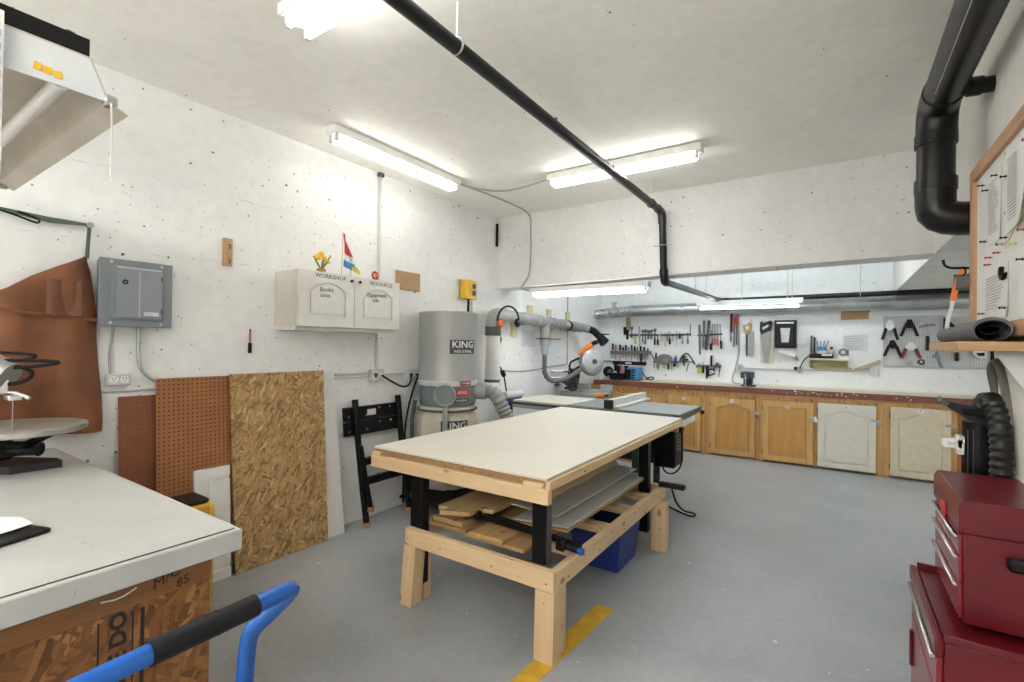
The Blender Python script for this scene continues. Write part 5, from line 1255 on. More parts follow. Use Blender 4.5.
# upper left rail
rail('dark rail at the upper left of the tool wall holding wrenches', (-2.844, 1.689), (-2.355, 1.689), .03, DKST)
tag(MB().box(((-2.897, 1.756)[0], YW - .03, (-2.897, 1.756)[1]), ((-2.831, 1.979)[0], YW, (-2.831, 1.979)[1])).obj('wood_block', wood('batten_olive', (.33, .27, .13), (.46, .39, .22), 2, knots=False)), 'short olive wood batten at the upper left end of the tool wall', 'batten')
bar_tool('chisel', 'black chisel hanging under the olive wood batten', 'chisel', (-2.915, 1.823), (-2.913, 1.689), .05, BLACK)
bar_tool('punch', 'long black punch left of the yellow-handled tool', 'punch', (-2.871, 1.772), (-2.869, 1.615), .045, BLACK)
bar_tool('steel_rule', 'tall thin steel rule in the upper left rail', 'rule', (-2.668, 1.837), (-2.659, 1.501), .03, GALV)
driver('yellow-handled screwdriver in the upper left rail', (-2.732, 1.722), (-2.730, 1.541), YGRN, .14, .022)
wrench('short wrench just left of the yellow-handled screwdriver', (-2.794, 1.805), (-2.793, 1.656))
wrench('first wrench right of the steel rule', (-2.609, 1.754), (-2.607, 1.591))
wrench('second wrench right of the steel rule, hanging lowest', (-2.567, 1.762), (-2.565, 1.559))
wrench('third wrench right of the steel rule', (-2.518, 1.746), (-2.517, 1.641))
wrench('fourth wrench right of the steel rule', (-2.469, 1.754), (-2.468, 1.641))
wrench('wrench at the right end of the upper left rail', (-2.412, 1.770), (-2.411, 1.625))
# upper middle rail
rail('thin dark rail in the upper middle of the tool wall', (-2.331, 1.689), (-1.853, 1.697), .028, DKST)
driver('black handled screwdriver left of the upper middle rail', (-2.411, 1.681), (-2.410, 1.528), BLKP, .09, 0.017)
driver('second black handled screwdriver left of the upper middle rail', (-2.363, 1.681), (-2.361, 1.529), BLKP, .09, 0.017)
driver('grey handled screwdriver at the left end of the upper middle rail', (-2.307, 1.721), (-2.306, 1.593), LGREY, .07, 0.014)
driver('pale handled screwdriver in the upper middle rail', (-2.247, 1.721), (-2.245, 1.506), PALE, .11, 0.017)
driver('wood handled screwdriver beside the pale handled one', (-2.211, 1.737), (-2.210, 1.594), HANDLEW, .08, 0.014)
driver('thick black handled screwdriver in the middle of the upper middle rail', (-2.174, 1.752), (-2.172, 1.539), BLKP, .1, 0.017)
driver('thin grey screwdriver right of the thick black one', (-2.127, 1.713), (-2.125, 1.579), LGREY, .07, 0.012)
driver('white handled screwdriver in the upper middle rail', (-2.068, 1.752), (-2.066, 1.516), PAPER, .09, 0.014)
driver('stubby black screwdriver in the upper middle rail', (-2.019, 1.736), (-2.018, 1.626), BLKP, .07, 0.017)
driver('grey-blue handled screwdriver in the upper middle rail', (-1.977, 1.720), (-1.975, 1.549), GREY, .06, 0.016)
driver('grey handled screwdriver near the right end of the upper middle rail', (-1.898, 1.735), (-1.897, 1.549), GREY, .08, 0.017)
bar_tool('scriber', 'thin upright rod at the right end of the upper middle rail', 'scriber', (-1.861, 1.859), (-1.863, 1.673), .014, DKST)
# lower left rack
rk = rail('grey wooden rack holding black handled tools at the lower left of the wall', (-3.157, 1.393), (-2.473, 1.406), .055, wood('rack_grey', (.16, .14, .12), (.26, .23, .20), 0, knots=False), .07)
driver('black handled chisel at the left end of the lower left rack', (-3.119, 1.546), (-3.116, 1.301), BLKP, .11, 0.017, up=True)
driver('wood handled chisel second in the lower left rack', (-3.069, 1.529), (-3.066, 1.268), HANDLEW, .1, 0.017, up=True)
driver('black handled chisel third in the lower left rack', (-2.990, 1.530), (-2.987, 1.254), BLKP, .1, 0.017, up=True)
driver('short black handle fourth in the lower left rack', (-2.937, 1.489), (-2.935, 1.306), BLKP, .06, 0.017, up=True)
driver('black handled driver fifth in the lower left rack', (-2.889, 1.523), (-2.886, 1.274), BLKP, .1, 0.017, up=True)
driver('grey handle between black handles in the lower left rack', (-2.842, 1.490), (-2.840, 1.325), GREY, .07, 0.016, up=True)
driver('dark purple-blue handled driver in the lower left rack', (-2.791, 1.527), (-2.788, 1.276), DBLUE, .1, 0.017, up=True)
driver('black handle right of the dark blue handle in the lower left rack', (-2.740, 1.500), (-2.738, 1.294), BLKP, .08, 0.017, up=True)
driver('wood handle right of centre in the lower left rack', (-2.693, 1.492), (-2.690, 1.263), HANDLEW, .08, 0.016, up=True)
driver('black handle third from the right in the lower left rack', (-2.639, 1.509), (-2.637, 1.313), BLKP, .09, 0.017, up=True)
driver('black handle second from the right in the lower left rack', (-2.581, 1.494), (-2.579, 1.299), BLKP, .08, 0.017, up=True)
driver('small black handle at the right end of the lower left rack', (-2.520, 1.470), (-2.518, 1.284), BLKP, .06, 0.016, up=True)
bar_tool('steel_square', 'steel bar hanging below the lower left rack', 'square', (-2.630, 1.395), (-2.631, 1.199), .06, DKST)
bar_tool('steel_rod', 'thin steel rod slanting below the right end of the lower left rack', 'rod', (-2.547, 1.397), (-2.581, 1.185), .03, GREY)
# lower middle rail
rail('thin grey rail at the lower middle of the tool wall', (-2.439, 1.262), (-1.805, 1.274), .02, DKST)
pliers('grey pliers at the left end of the lower middle rail', (-2.387, 1.408), (-2.396, 1.159), GREY, .06)
bar_tool('metal_strap', 'dark rod slanting from the rack to the lower middle rail', 'rod', (-2.473, 1.398), (-2.390, 1.240), .016, DKST)
bar_tool('spanner', 'thin grey spanner tilted right of the grey pliers', 'spanner', (-2.333, 1.321), (-2.352, 1.129), .025, GREY)
t = thing('block_plane', 'grey cast tool hung in the lower middle rail above yellow handles', 'plane', P3((-2.231, 1.260)))
m = MB().lathe([(.02, -.02), (.11, -.018), (.125, 0), (.11, .02), (.02, .022)], P3((-2.248, 1.300), YW - .05), (0, 1, 0), 18, 1, .7); m.box(((-2.279, 1.243)[0], YW - .08, (-2.279, 1.243)[1]), ((-2.177, 1.341)[0], YW - .03, (-2.177, 1.341)[1]), .01); m.obj('cast_body', paint('cast_tool_grey', (.25, .24, .22), .5, .4), t)
driver('yellow handled screwdriver below the grey cast tool', (-2.259, 1.323), (-2.257, 1.164), YGRN, .09, 0.018)
driver('thick black handled screwdriver below the grey cast tool', (-2.191, 1.325), (-2.189, 1.143), BLKP, .1, 0.017)
driver('yellow-green handled screwdriver left of the blue clamp', (-2.138, 1.311), (-2.136, 1.141), YGRN, .09, 0.018)
t = thing('spring_clamp', 'dark blue spring clamp in the lower middle rail', 'clamp', P3((-2.091, 1.202)))
m = MB().prism([P3((-2.071, 1.375)), P3((-2.064, 1.281)), P3((-2.056, 1.242)), P3((-2.083, 1.202)), P3((-2.116, 1.240)), P3((-2.098, 1.312))], (0, -.03, 0)); m.obj('body', DBLUE, t)
MB().ball(P3((-2.091, 1.215), YW - .045), .03, (1, .6, .8)).obj('tip', BLKP, t)
t = thing('coping_saw', 'coping saw with a round arched frame in the lower middle rail', 'saw', P3((-1.923, 1.208)))
MB().tube([P3((-2.022, 1.262)), P3((-2.000, 1.338)), P3((-1.955, 1.396)), P3((-1.910, 1.407)), P3((-1.865, 1.364)), P3((-1.820, 1.292)), P3((-1.789, 1.239))], .010, 8, 1).obj('frame', BLACK, t)
MB().box(((-2.022, 1.254)[0], YT - .003, (-1.924, 1.258)[1]), ((-1.812, 1.273)[0], YT + .003, (-1.924, 1.270)[1])).obj('blade', STEEL, t)
t = thing('hand_drill', 'dark green hand tool hanging inside the arch of the coping saw', 'hand tool', P3((-1.953, 1.207)))
m = MB().prism([P3((-1.970, 1.370), YW - .03), P3((-1.925, 1.374), YW - .03), P3((-1.934, 1.285), YW - .03), P3((-1.944, 1.199), YW - .03), P3((-1.981, 1.284), YW - .03)], (0, -.04, 0)); m.obj('body', paint('tool_dark_green', (.025, .06, .045), .5), t)
MB().cyl(P3((-1.932, 1.301), YW - .05), P3((-1.887, 1.310), YW - .05), .016, n=10).obj('crank', BLKP, t)
bar_tool('spanner', 'thin grey spanner tilted under the coping saw', 'spanner', (-1.882, 1.256), (-1.916, 1.123), .022, GREY)
bar_tool('pry_bar', 'thin dark rod hanging left of the coping saw', 'rod', (-2.033, 1.282), (-2.050, 1.180), .016, GREY)
# small lower right rail
rail('short grey rail at the lower right of the tool wall', (-1.774, 1.206), (-1.417, 1.226), .045, paint('rail_grey', (.22, .22, .21), .5, .4))
driver('yellow-green handled screwdriver at the left of the lower right rail', (-1.734, 1.260), (-1.732, 1.100), YGRN, .1, 0.018)
driver('second yellow-green handled screwdriver in the lower right rail', (-1.702, 1.261), (-1.700, 1.101), YGRN, .1, 0.018)
driver('black handled screwdriver next to the yellow-green pair', (-1.667, 1.278), (-1.666, 1.111), BLKP, .1, 0.017)
bar_tool('dark_chisel', 'dark chisel hanging low in the lower right rail', 'chisel', (-1.610, 1.219), (-1.616, 1.029), .035, BLACK)
bar_tool('upright_punch', 'black upright tool standing up out of the lower right rail', 'punch', (-1.550, 1.379), (-1.553, 1.221), .035, BLKP)
t = thing('c_clamp', 'small black C-clamp hanging from the lower right rail', 'clamp', P3((-1.556, 1.055)))
m = MB().tube([P3((-1.592, 1.061)), P3((-1.592, 1.144)), P3((-1.586, 1.170)), P3((-1.515, 1.173)), P3((-1.514, 1.140))], .012, 8); m.cyl(P3((-1.599, 1.068)), P3((-1.500, 1.110)), .01, n=8); m.obj('frame', BLACK, t)
pliers('black handled snips at the right of the lower right rail', (-1.466, 1.276), (-1.472, 1.149), BLKP, .09)
bar_tool('allen_key', 'thin dark bent rod at the right end of the lower right rail', 'rod', (-1.425, 1.240), (-1.446, 1.060), .014, DKST)
# magnetic bar
rail('black magnetic bar holding files and blades', (-1.764, 1.681), (-1.407, 1.704), .022, BLACK)
bar_tool('file', 'long grey file at the left end of the magnetic bar', 'file', (-1.731, 1.842), (-1.718, 1.391), .032, DKST)
bar_tool('file', 'second grey file on the magnetic bar', 'file', (-1.662, 1.910), (-1.672, 1.491), .036, paint('file_grey', (.13, .14, .14), .45, .7))
bar_tool('file', 'third dark file tilted on the magnetic bar', 'file', (-1.588, 1.908), (-1.627, 1.461), .045, DKST)
bar_tool('rasp', 'fourth grey file crossing the third on the magnetic bar', 'file', (-1.622, 1.704), (-1.643, 1.476), .03, paint('file_grey', 0))
driver('black handled driver hanging below the files', (-1.558, 1.764), (-1.557, 1.462), BLKP, .1, .022)
driver('red handled needle file first in the red row on the magnetic bar', (-1.541, 1.855), (-1.538, 1.538), REDL, .11, 0.0095)
driver('red handled needle file second in the red row on the magnetic bar', (-1.515, 1.854), (-1.512, 1.538), REDL, .11, 0.0095)
driver('red handled needle file third in the red row on the magnetic bar', (-1.490, 1.854), (-1.487, 1.539), REDL, .11, 0.0095)
driver('red handled needle file fourth in the red row on the magnetic bar', (-1.464, 1.854), (-1.462, 1.531), REDL, .11, 0.0095)
driver('black handled driver at the right end of the magnetic bar', (-1.434, 1.853), (-1.411, 1.480), BLKP, .13, .018)
# three long handles by the cord
t = thing('dark_file', 'black handled file hanging high left of the grey cord', 'file', P3((-1.282, 1.585)))
m = MB().prism([P3((-1.294, 1.999)), P3((-1.261, 1.999)), P3((-1.264, 1.733)), P3((-1.297, 1.718))], (0, -.02, 0)); m.obj('handle', BLKP, t)
MB().box(((-1.296, 1.592)[0], YT, (-1.296, 1.592)[1]), ((-1.279, 1.718)[0], YT + .01, (-1.279, 1.718)[1])).obj('blade', DKST, t)
driver('red handled chisel left of the pair beside the grey cord', (-1.236, 1.954), (-1.239, 1.512), REDL, .14, .018, up=True, sr=.010)
driver('red handled chisel right against the grey cord', (-1.201, 1.968), (-1.205, 1.542), REDL, .14, .018, up=True, sr=.010)
# saws
t = thing('back_saw', 'back saw with a wooden handle hanging at the centre of the far wall', 'saw', P3((-1.027, 1.384)))
m = MB().prism([P3((-1.123, 1.835)), P3((-1.076, 1.841)), P3((-1.031, 1.877)), P3((-1.004, 1.840)), P3((-1.010, 1.761)), P3((-1.042, 1.710)), P3((-1.075, 1.703)), P3((-1.114, 1.769))], (0, -.025, 0)); m.obj('handle', HANDLEW, t)
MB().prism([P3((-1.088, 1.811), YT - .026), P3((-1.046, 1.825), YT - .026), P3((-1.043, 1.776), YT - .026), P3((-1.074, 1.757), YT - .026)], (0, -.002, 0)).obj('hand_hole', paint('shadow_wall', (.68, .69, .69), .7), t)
MB().prism([P3((-1.071, 1.732)), P3((-0.973, 1.746)), P3((-0.976, 1.388)), P3((-1.066, 1.389))], (0, .004, 0)).obj('blade', paint('saw_steel', (.30, .31, .31), .4, .6, var=.1), t)
MB().prism([P3((-1.082, 1.718), YT - .006), P3((-1.063, 1.718), YT - .006), P3((-1.059, 1.389), YT - .006), P3((-1.078, 1.389), YT - .006)], (0, .014, 0)).obj('stiff_back', BLACK, t)
tag(MB().prism([P3((-0.899, 1.703), YW - .018), P3((-0.731, 1.702), YW - .018), P3((-0.734, 1.285), YW - .018), P3((-0.891, 1.287), YW - .018)], (0, .017, 0)).obj('saw_board', paint('cream_board', (.66, .60, .44), .7, var=.06)), 'cream board on the wall behind the black handled hand saw', 'board')
t = thing('hand_saw', 'tapered hand saw with a black handle hanging in front of the cream board', 'saw', P3((-0.820, 1.290)))
hs = [P3(p, YW - .032) for p in ((-0.898, 1.868), (-0.875, 1.889), (-0.862, 1.860), (-0.761, 1.894), (-0.742, 1.872), (-0.760, 1.759), (-0.823, 1.731), (-0.887, 1.696), (-0.900, 1.746))]
MB().prism(hs, (0, -.025, 0)).obj('handle', BLKP, t)
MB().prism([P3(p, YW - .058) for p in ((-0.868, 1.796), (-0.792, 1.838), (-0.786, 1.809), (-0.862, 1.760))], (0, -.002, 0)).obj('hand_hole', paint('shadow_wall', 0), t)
MB().prism([P3(p, YW - .026) for p in ((-0.896, 1.703), (-0.753, 1.773), (-0.791, 1.291), (-0.845, 1.295))], (0, .004, 0)).obj('blade', paint('saw_steel', 0), t)
# towel dispenser
t = thing('towel_dispenser', 'black paper towel dispenser with a silver label on the far wall', 'dispenser', P3((-0.573, 1.507)))
a, b = (-0.706, 1.505), (-0.443, 1.889)
m = MB().prism([(a[0], YW, a[1]), (b[0], YW, a[1]), (b[0], YW, b[1]), (a[0], YW, b[1])], (0, -.16, 0))
m.obj('cover', BLKP, t)
m = MB().box((a[0] + .02, YW - .185, a[1] + .02), (b[0] - .02, YW - .1605, b[1] - .06), .01); m.obj('front_shell', BLKP, t)
MB().prism([(x, YW - .187, z) for x, z in ((-0.616, 1.583), (-0.531, 1.584), (-0.514, 1.779), (-0.631, 1.779))], (0, .002, 0)).obj('silver_label', paint('silver_label', (.62, .63, .64), .4), t)
MB().box((a[0] + .03, YW - .187, b[1] - .05), (b[0] - .03, YW - .1602, b[1] - .025)).obj('top_slot', LGREY, t)
p = thing('paper_towel', 'white paper towel hanging out below the black dispenser', 'paper towel', P3((-0.560, 1.395)))
MB().grid([[((-0.665, 1.508)[0], YW - .12, a[1] - .001), ((-0.453, 1.511)[0], YW - .12, a[1] - .001)], [((-0.665, 1.449)[0], YW - .13, (-0.573, 1.451)[1]), ((-0.452, 1.453)[0], YW - .125, (-0.452, 1.446)[1])], [((-0.609, 1.436)[0], YW - .13, (-0.609, 1.429)[1]), ((-0.452, 1.370)[0], YW - .12, (-0.452, 1.377)[1])]], (0, .002, 0)).obj('sheet', PAPER, p)
tag(MB().prism([P3(p_, YW - .02) for p_ in ((-0.573, 1.444), (-0.476, 1.453), (-0.410, 1.337), (-0.439, 1.329))], (0, .018, 0)).obj('wood_wedge', CARD), 'tan wooden wedge below the towel dispenser', 'wedge')
# conduit, boxes and cords
wire('conduit', 'grey conduit along the far wall from the round box to the square box', 'conduit', [((-1.144, 1.202)[0], YW - .018, 1.205), ((0.412, 1.226)[0], YW - .018, 1.222)], .013, LGREY, 0)
for px_, lb in (((-1.157, 1.198), 'round grey outlet box at the left end of the far wall conduit'), ((-0.403, 1.214), 'round grey outlet box in the middle of the far wall conduit')):
    t = thing('outlet_box', lb, 'outlet', P3(px_))
    MB().cyl((px_[0], YW, 1.21), (px_[0], YW - .045, 1.21), .055, n=20).obj('box', LGREY, t)
    MB().cyl((px_[0], YW - .045, 1.21), (px_[0], YW - .05, 1.21), .03, n=16).obj('cover', GREYP, t)
px_ = (0.412, 1.226)
block('outlet_box', 'square grey outlet box at the right end of the far wall conduit', 'outlet', (px_[0] - .045, YW - .05, px_[1] - .05), (px_[0] + .045, YW, px_[1] + .06), LGREY, .004)
wire('cord', 'long grey cord hanging from the duct down to the counter', 'cord', [((-1.188, 2.070)[0], YW - .02, 2.06), ((-1.180, 1.689)[0], YW - .02, 1.7), ((-1.167, 1.440)[0], YW - .02, 1.45), ((-1.211, 1.233)[0], YW - .025, 1.22), ((-1.260, 1.054)[0], YW - .04, 1.06), ((-1.250, 0.967)[0], YW - .05, .985), ((-1.142, 0.951)[0], YW - .06, .972)], .012, CAB)
wire('cable', 'black cord arching from the middle outlet box to the small shelf', 'cord', [((-0.403, 1.220)[0], YW - .05, 1.23), ((-0.368, 1.318)[0], YW - .06, 1.33), ((-0.322, 1.387)[0], YW - .06, 1.39), ((-0.287, 1.416)[0], YW - .06, 1.40)], .007, RUB)
block('black_plug', 'black plug in the middle outlet box on the far wall', 'plug', ((-0.474, 1.245)[0], YW - .07, 1.205), ((-0.433, 1.247)[0], YW - .02, 1.25), BLKP)
# vise on the counter
vx = (-1.011, 1.096)[0]
t = thing('bench_vise', 'dark blue-grey bench vise standing on the counter', 'vise', (vx, 7.4, .97))
VM = paint('vise_blue_grey', (.045, .06, .085), .45, .4, var=.15)
m = MB().box((vx - .08, 7.34, .968), (vx + .10, 7.52, .99), .006); m.box((vx - .05, 7.36, .99), (vx + .06, 7.50, 1.08), .015); m.cyl((vx, 7.43, .99), (vx, 7.43, 1.06), .05, n=18); m.obj('base', VM, t)
m = MB().box((vx - .08, 7.42, 1.08), (vx + .08, 7.47, 1.17), .008); m.obj('rear_jaw', VM, t)
m = MB().box((vx - .08, 7.32, 1.08), (vx + .08, 7.37, 1.17), .008); m.box((vx - .03, 7.22, 1.06), (vx + .03, 7.37, 1.12), .008); m.obj('front_jaw', VM, t)
MB().cyl((vx, 7.19, 1.09), (vx, 7.36, 1.09), .016, n=12).obj('screw', STEEL, t)
MB().cyl((vx + .005, 7.185, .96), (vx + .0, 7.185, 1.15), .008, n=10).obj('handle_bar', CHROME, t)
# belt sander
t = thing('disc_sander', 'blue and black sanding machine with a pink disc standing on the counter', 'sander', (-2.78, 7.42, .97))
gx = (-3.014, 1.178)[0]
MB().box((-2.74, 7.33, .972), (-2.52, 7.52, 1.17), .02).obj('motor_body', TEAL, t)
m = MB().box((-2.735, 7.325, .985), (-2.66, 7.3295, 1.14), .002)
for k in range(4): m.box((-2.65, 7.325, 1.0 + k * .04), (-2.60, 7.329, 1.018 + k * .04))
m.obj('front_vents', BLKP, t)
MB().box((-3.0, 7.40, 1.205), (-2.46, 7.48, 1.262), .01).obj('belt_frame', BLKP, t)
MB().box((-2.78, 7.395, 1.222), (-2.68, 7.40, 1.246)).obj('belt_label', PAPER, t)
MB().box((-2.98, 7.41, 1.10), (-2.93, 7.47, 1.205), .006).obj('frame_arm', BLKP, t)
MB().cyl((-2.85, 7.38, 1.125), (-2.83, 7.40, 1.125), .085, n=28).obj('sanding_disc', paint('pink_abrasive', (.55, .24, .30), .8), t)
m = MB().box((-2.93, 7.40, .972), (-2.75, 7.5, 1.19), .01); m.obj('disc_guard', BLKP, t)
m = MB().prism([(-3.08, 7.22, 1.055), (-2.76, 7.22, 1.055), (-2.76, 7.38, 1.055), (-2.95, 7.38, 1.055)], (0, 0, .02)); m.prism([(-2.98, 7.25, .972), (-2.78, 7.25, .972), (-2.78, 7.25, 1.055), (-3.0, 7.25, 1.055)], (0, .1, 0)); m.obj('work_table', BLKP, t)
MB().tube([(-2.52, 7.45, 1.10), (-2.47, 7.45, 1.02), (-2.40, 7.42, .985), (-2.33, 7.40, .99), (-2.33, 7.42, 1.03), (-2.40, 7.44, 1.03), (-2.46, 7.44, .98)], .009, 8, 2).obj('cord', RUB, t)
rail('grey steel shelf strip on the far wall behind the sander', (-3.33, 1.245), (-3.0, 1.25), .02, GREY, .06)
# small shelf with odds and ends
a, b = (-0.292, 1.259), (0.143, 1.373)
t = thing('small_shelf', 'small cream shelf on the far wall with odds and ends on top', 'shelf', P3((-0.070, 1.273)))
m = MB().box((a[0], YW - .16, b[1] - .018), (b[0], YW, b[1]), .002); m.obj('top', paint('shelf_cream', (.72, .68, .50), .6), t)
m = MB().box((a[0], YW - .15, a[1]), (a[0] + .015, YW, b[1] - .019)); m.box((b[0] - .015, YW - .15, a[1]), (b[0], YW, b[1] - .019)); m.box((a[0], YW - .02, a[1] - .02), (b[0], YW, b[1] - .03)); m.obj('frame', paint('shelf_olive', (.42, .38, .18), .6), t)
zt = b[1] + .0015
block('black_case', 'flat black case lying on the small shelf', 'case', (a[0], YW - .15, zt), ((-0.021, 1.395)[0], YW - .03, zt + .062), BLKP, .01)
tag(MB().box(((-0.150, 1.405)[0], YW - .151, zt + .035), ((-0.037, 1.408)[0], YW - .1505, zt + .058)).obj('white_label', PAPER), 'white label on the front of the flat black case', 'label')
t = thing('tool_cup', 'blue and white cup of small tools standing on the black case', 'cup', ((-0.150, 1.486)[0], YW - .09, zt + .064))
c = ((-0.150, 1.486)[0], YW - .09, zt + .064)
MB().lathe([(.05, 0), (.055, .012), (.05, .10), (.046, .10), (.045, .02)], c, n=18).obj('cup', PAPER, t)
MB().cyl((c[0], c[1], c[2] + .025), (c[0], c[1], c[2] + .095), .0535, n=18).obj('blue_band', TEAL, t)
for k in range(4):
    lb = ['thin tool leaning left in the blue cup', 'thin tool standing second from the left in the blue cup', 'thin tool standing third in the blue cup', 'thin tool leaning right in the blue cup'][k]
    tag(MB().cyl((c[0] - .02 + k * .012, c[1], c[2] + .03), (c[0] - .06 + k * .045, c[1], c[2] + .17), .005, n=8).obj('thin_tool', DKST), lb, 'tool')
for px_, lb, h in (((-0.270, 1.498)[0], 'tall thin rod standing left of the blue cup', .24), ((-0.236, 1.498)[0], 'dark pen standing left of the blue cup', .22)):
    tag(MB().cyl((px_, YW - .06, zt + .064), (px_, YW - .04, zt + .064 + h), .012, n=8).obj('standing_pen', DKST if h > .23 else BLKP), lb, 'pen')
t = thing('glue_bottle', 'small yellow bottle with a black cap on the black case', 'bottle', ((-0.043, 1.488)[0], YW - .09, zt + .064))
c = V(((-0.043, 1.488)[0], YW - .09, zt + .064))
MB().lathe([(.03, 0), (.034, .01), (.032, .04), (.012, .06)], c, n=14).obj('bottle', paint('bottle_yellow', (.62, .55, .25), .4), t)
MB().cyl(c + V((0, 0, .06)), c + V((0, 0, .09)), .015, n=12).obj('cap', BLKP, t)
x = (0.083, 1.424)[0]
t = thing('tape_dispenser', 'grey and white tape dispenser at the right of the small shelf', 'tape dispenser', (x, YW - .09, zt))
MB().box((x - .05, YW - .13, zt), (x + .06, YW - .06, zt + .035), .006).obj('base', WHITE, t)
m = MB().pipe((x - .0, YW - .12, zt + .085), (x - .0, YW - .07, zt + .085), .05, .025, 20); m.obj('tape', GREY, t)
m = MB().box((x + .045, YW - .125, zt + .035), (x + .06, YW - .065, zt + .12), .004); m.obj('cutter', DKST, t)
tag(MB().prism([P3(p_, YW - .04) for p_ in ((0.192, 1.243), (0.473, 1.375), (0.473, 1.331), (0.288, 1.243))], (0, .035, 0)).obj('wood_wedge', wood('wedge_tan', (.50, .42, .28), (.62, .54, .38), 0, knots=False)), 'long pale wooden wedge resting on the conduit left of the peg board', 'wedge')
tag(MB().prism([P3(p_, YW - .03) for p_ in ((-0.251, 1.253), (0.171, 1.262), (0.182, 1.230), (-0.240, 1.220))], (0, .028, 0)).obj('wood_strip', wood('wedge_tan', 0, 0)), 'pale wooden strip under the small shelf', 'strip')
tag(MB().prism([P3(p_, YW - .006) for p_ in ((0.058, 2.052), (0.356, 2.055), (0.357, 1.894), (0.059, 1.887))], (0, .005, 0)).obj('cardboard_sheet', CARD), 'brown cardboard rectangle on the far wall under the duct', 'cardboard')
t = thing('notice', 'white typed notice on the far wall right of the small shelf', 'notice', P3((0.212, 1.479)))
MB().prism([P3(p_, YW - .003) for p_ in ((0.082, 1.681), (0.348, 1.701), (0.349, 1.488), (0.083, 1.483))], (0, .002, 0)).obj('sheet', paint('greyish_paper', 0), t)
m = MB()
x0, z0 = (0.104, 1.662)
for k in range(7): m.box((x0, YW - .004, z0 - .02 - k * .022), (x0 + random.uniform(.15, .24), YW - .0032, z0 - .015 - k * .022))
m.box((x0 - .015, YW - .004, z0 + .006), (x0 + .26, YW - .0032, z0 + .009)); m.obj('printed_lines', INKG, t)
# perforated board with clamps
pa, pb = (0.519, 1.301), (0.515, 1.919)
t = thing('tool_pegboard', 'white perforated board with a metal edge holding clamps on the far wall', 'pegboard', (.95, YW, pa[1]))
MB().box((pa[0], YW - .015, pa[1]), (1.50, YW, pb[1] - .005)).obj('panel', pegmat('pegboard_white', (.66, .67, .66), (.10, .10, .10), .0245, ax=(0, 2), r=.2), t)
m = MB()
for q in (((pa[0] - .012, YW - .022, pa[1] - .012), (1.512, YW, pa[1] + .004)), ((pa[0] - .012, YW - .022, pb[1] - .01), (1.512, YW, pb[1] + .006)), ((pa[0] - .012, YW - .022, pa[1]), (pa[0], YW, pb[1])), ((1.50, YW - .022, pa[1]), (1.512, YW, pb[1]))): m.box(*q)
m.obj('metal_edge', GALV, t)
YP = YW - .045
def sclamp(label, c, w, h, body, grip):
    x, z = c
    t = thing('spring_clamp', label, 'clamp', (x, YP, z - h))
    m = MB().prism([(x - .02, YP, z), (x + .02, YP, z), (x + w * .28, YP, z - h * .38), (x + .012, YP, z - h * .52), (x - .012, YP, z - h * .52), (x - w * .28, YP, z - h * .38)], (0, -.03, 0)); m.cyl((x, YP - .034, z - h * .36), (x, YP + .004, z - h * .36), .022, n=14); m.obj('jaw_body', body, t)
    for k in (-1, 1):
        MB().prism([(x + k * w * .10, YP - .004, z - h * .36), (x + k * w * .30, YP - .004, z - h * .34), (x + k * w * .54, YP - .004, z - h), (x + k * w * .36, YP - .004, z - h)], (0, -.022, 0)).obj('handle', grip, t)
sclamp('white and black spring clamp at the top left of the perforated board', (0.569, 1.877), .17, .25, WHITE, BLKP)
sclamp('black spring clamp at the top of the perforated board', (0.757, 1.880), .18, .21, BLACK, BLKP)
sclamp('black spring clamp at the lower left of the perforated board', (0.595, 1.621), .18, .20, BLKP, BLKP)
sclamp('white spring clamp with dark red handles on the perforated board', (0.773, 1.601), .20, .20, WHITE, paint('dark_red_grip', (.16, .02, .03), .5))
t = thing('claw_hammer', 'hammer with a black grip hanging on the perforated board', 'hammer', P3((0.929, 1.492)))
m = MB().prism([P3(p_, YP) for p_ in ((0.848, 1.792), (0.909, 1.822), (0.997, 1.821), (1.002, 1.793), (0.947, 1.791), (0.909, 1.786), (0.853, 1.774))], (0, -.03, 0)); m.obj('head', GREY, t)
MB().cyl(P3((0.928, 1.798), YP - .015), P3((0.929, 1.651), YP - .015), .011, n=10).obj('neck', STEEL, t)
MB().cyl(P3((0.929, 1.675), YP - .015), P3((0.932, 1.498), YP - .015), .018, .022, 12).obj('grip', BLKP, t)
for px_, lb in (((0.764, 1.340), 'thin steel ring hanging low on the perforated board'), ((0.874, 1.356), 'dark oval ring hanging low on the perforated board')):
    c = P3(px_, YP)
    tag(MB().torus(c, (0, 1, 0), .027, .005 if px_[0] < .8 else .008, 20, 6).obj('hanging_ring', STEEL if px_[0] < .8 else BLKP), lb, 'ring')
t = thing('corner_clamp', 'black clamp hanging under the white tape on the perforated board', 'clamp', P3((1.084, 1.772)))
m = MB().box(((1.075, 1.760)[0], YP - .03, (1.075, 1.760)[1]), ((1.100, 1.892)[0], YP, (1.100, 1.892)[1]), .004); m.prism([P3(p_, YP) for p_ in ((1.102, 1.784), (1.120, 1.862), (1.174, 1.801), (1.174, 1.777))], (0, -.03, 0)); m.obj('frame', BLKP, t)
t = thing('steel_snips', 'dark steel snips hanging below the shelf on the perforated board', 'snips', P3((1.050, 1.289)))
m = MB().prism([P3(p_, YP) for p_ in ((0.967, 1.420), (1.022, 1.506), (1.036, 1.433), (1.073, 1.296), (1.046, 1.289), (1.013, 1.403))], (0, -.02, 0)); m.obj('blades', GREY, t)
MB().prism([P3(p_, YP - .022) for p_ in ((1.067, 1.519), (1.131, 1.424), (1.113, 1.411), (1.049, 1.494))], (0, -.012, 0)).obj('handle', STEEL, t)
t = thing('spirit_level', 'yellow level hanging at a slant behind the shelf edge', 'level', P3((1.184, 1.509)))
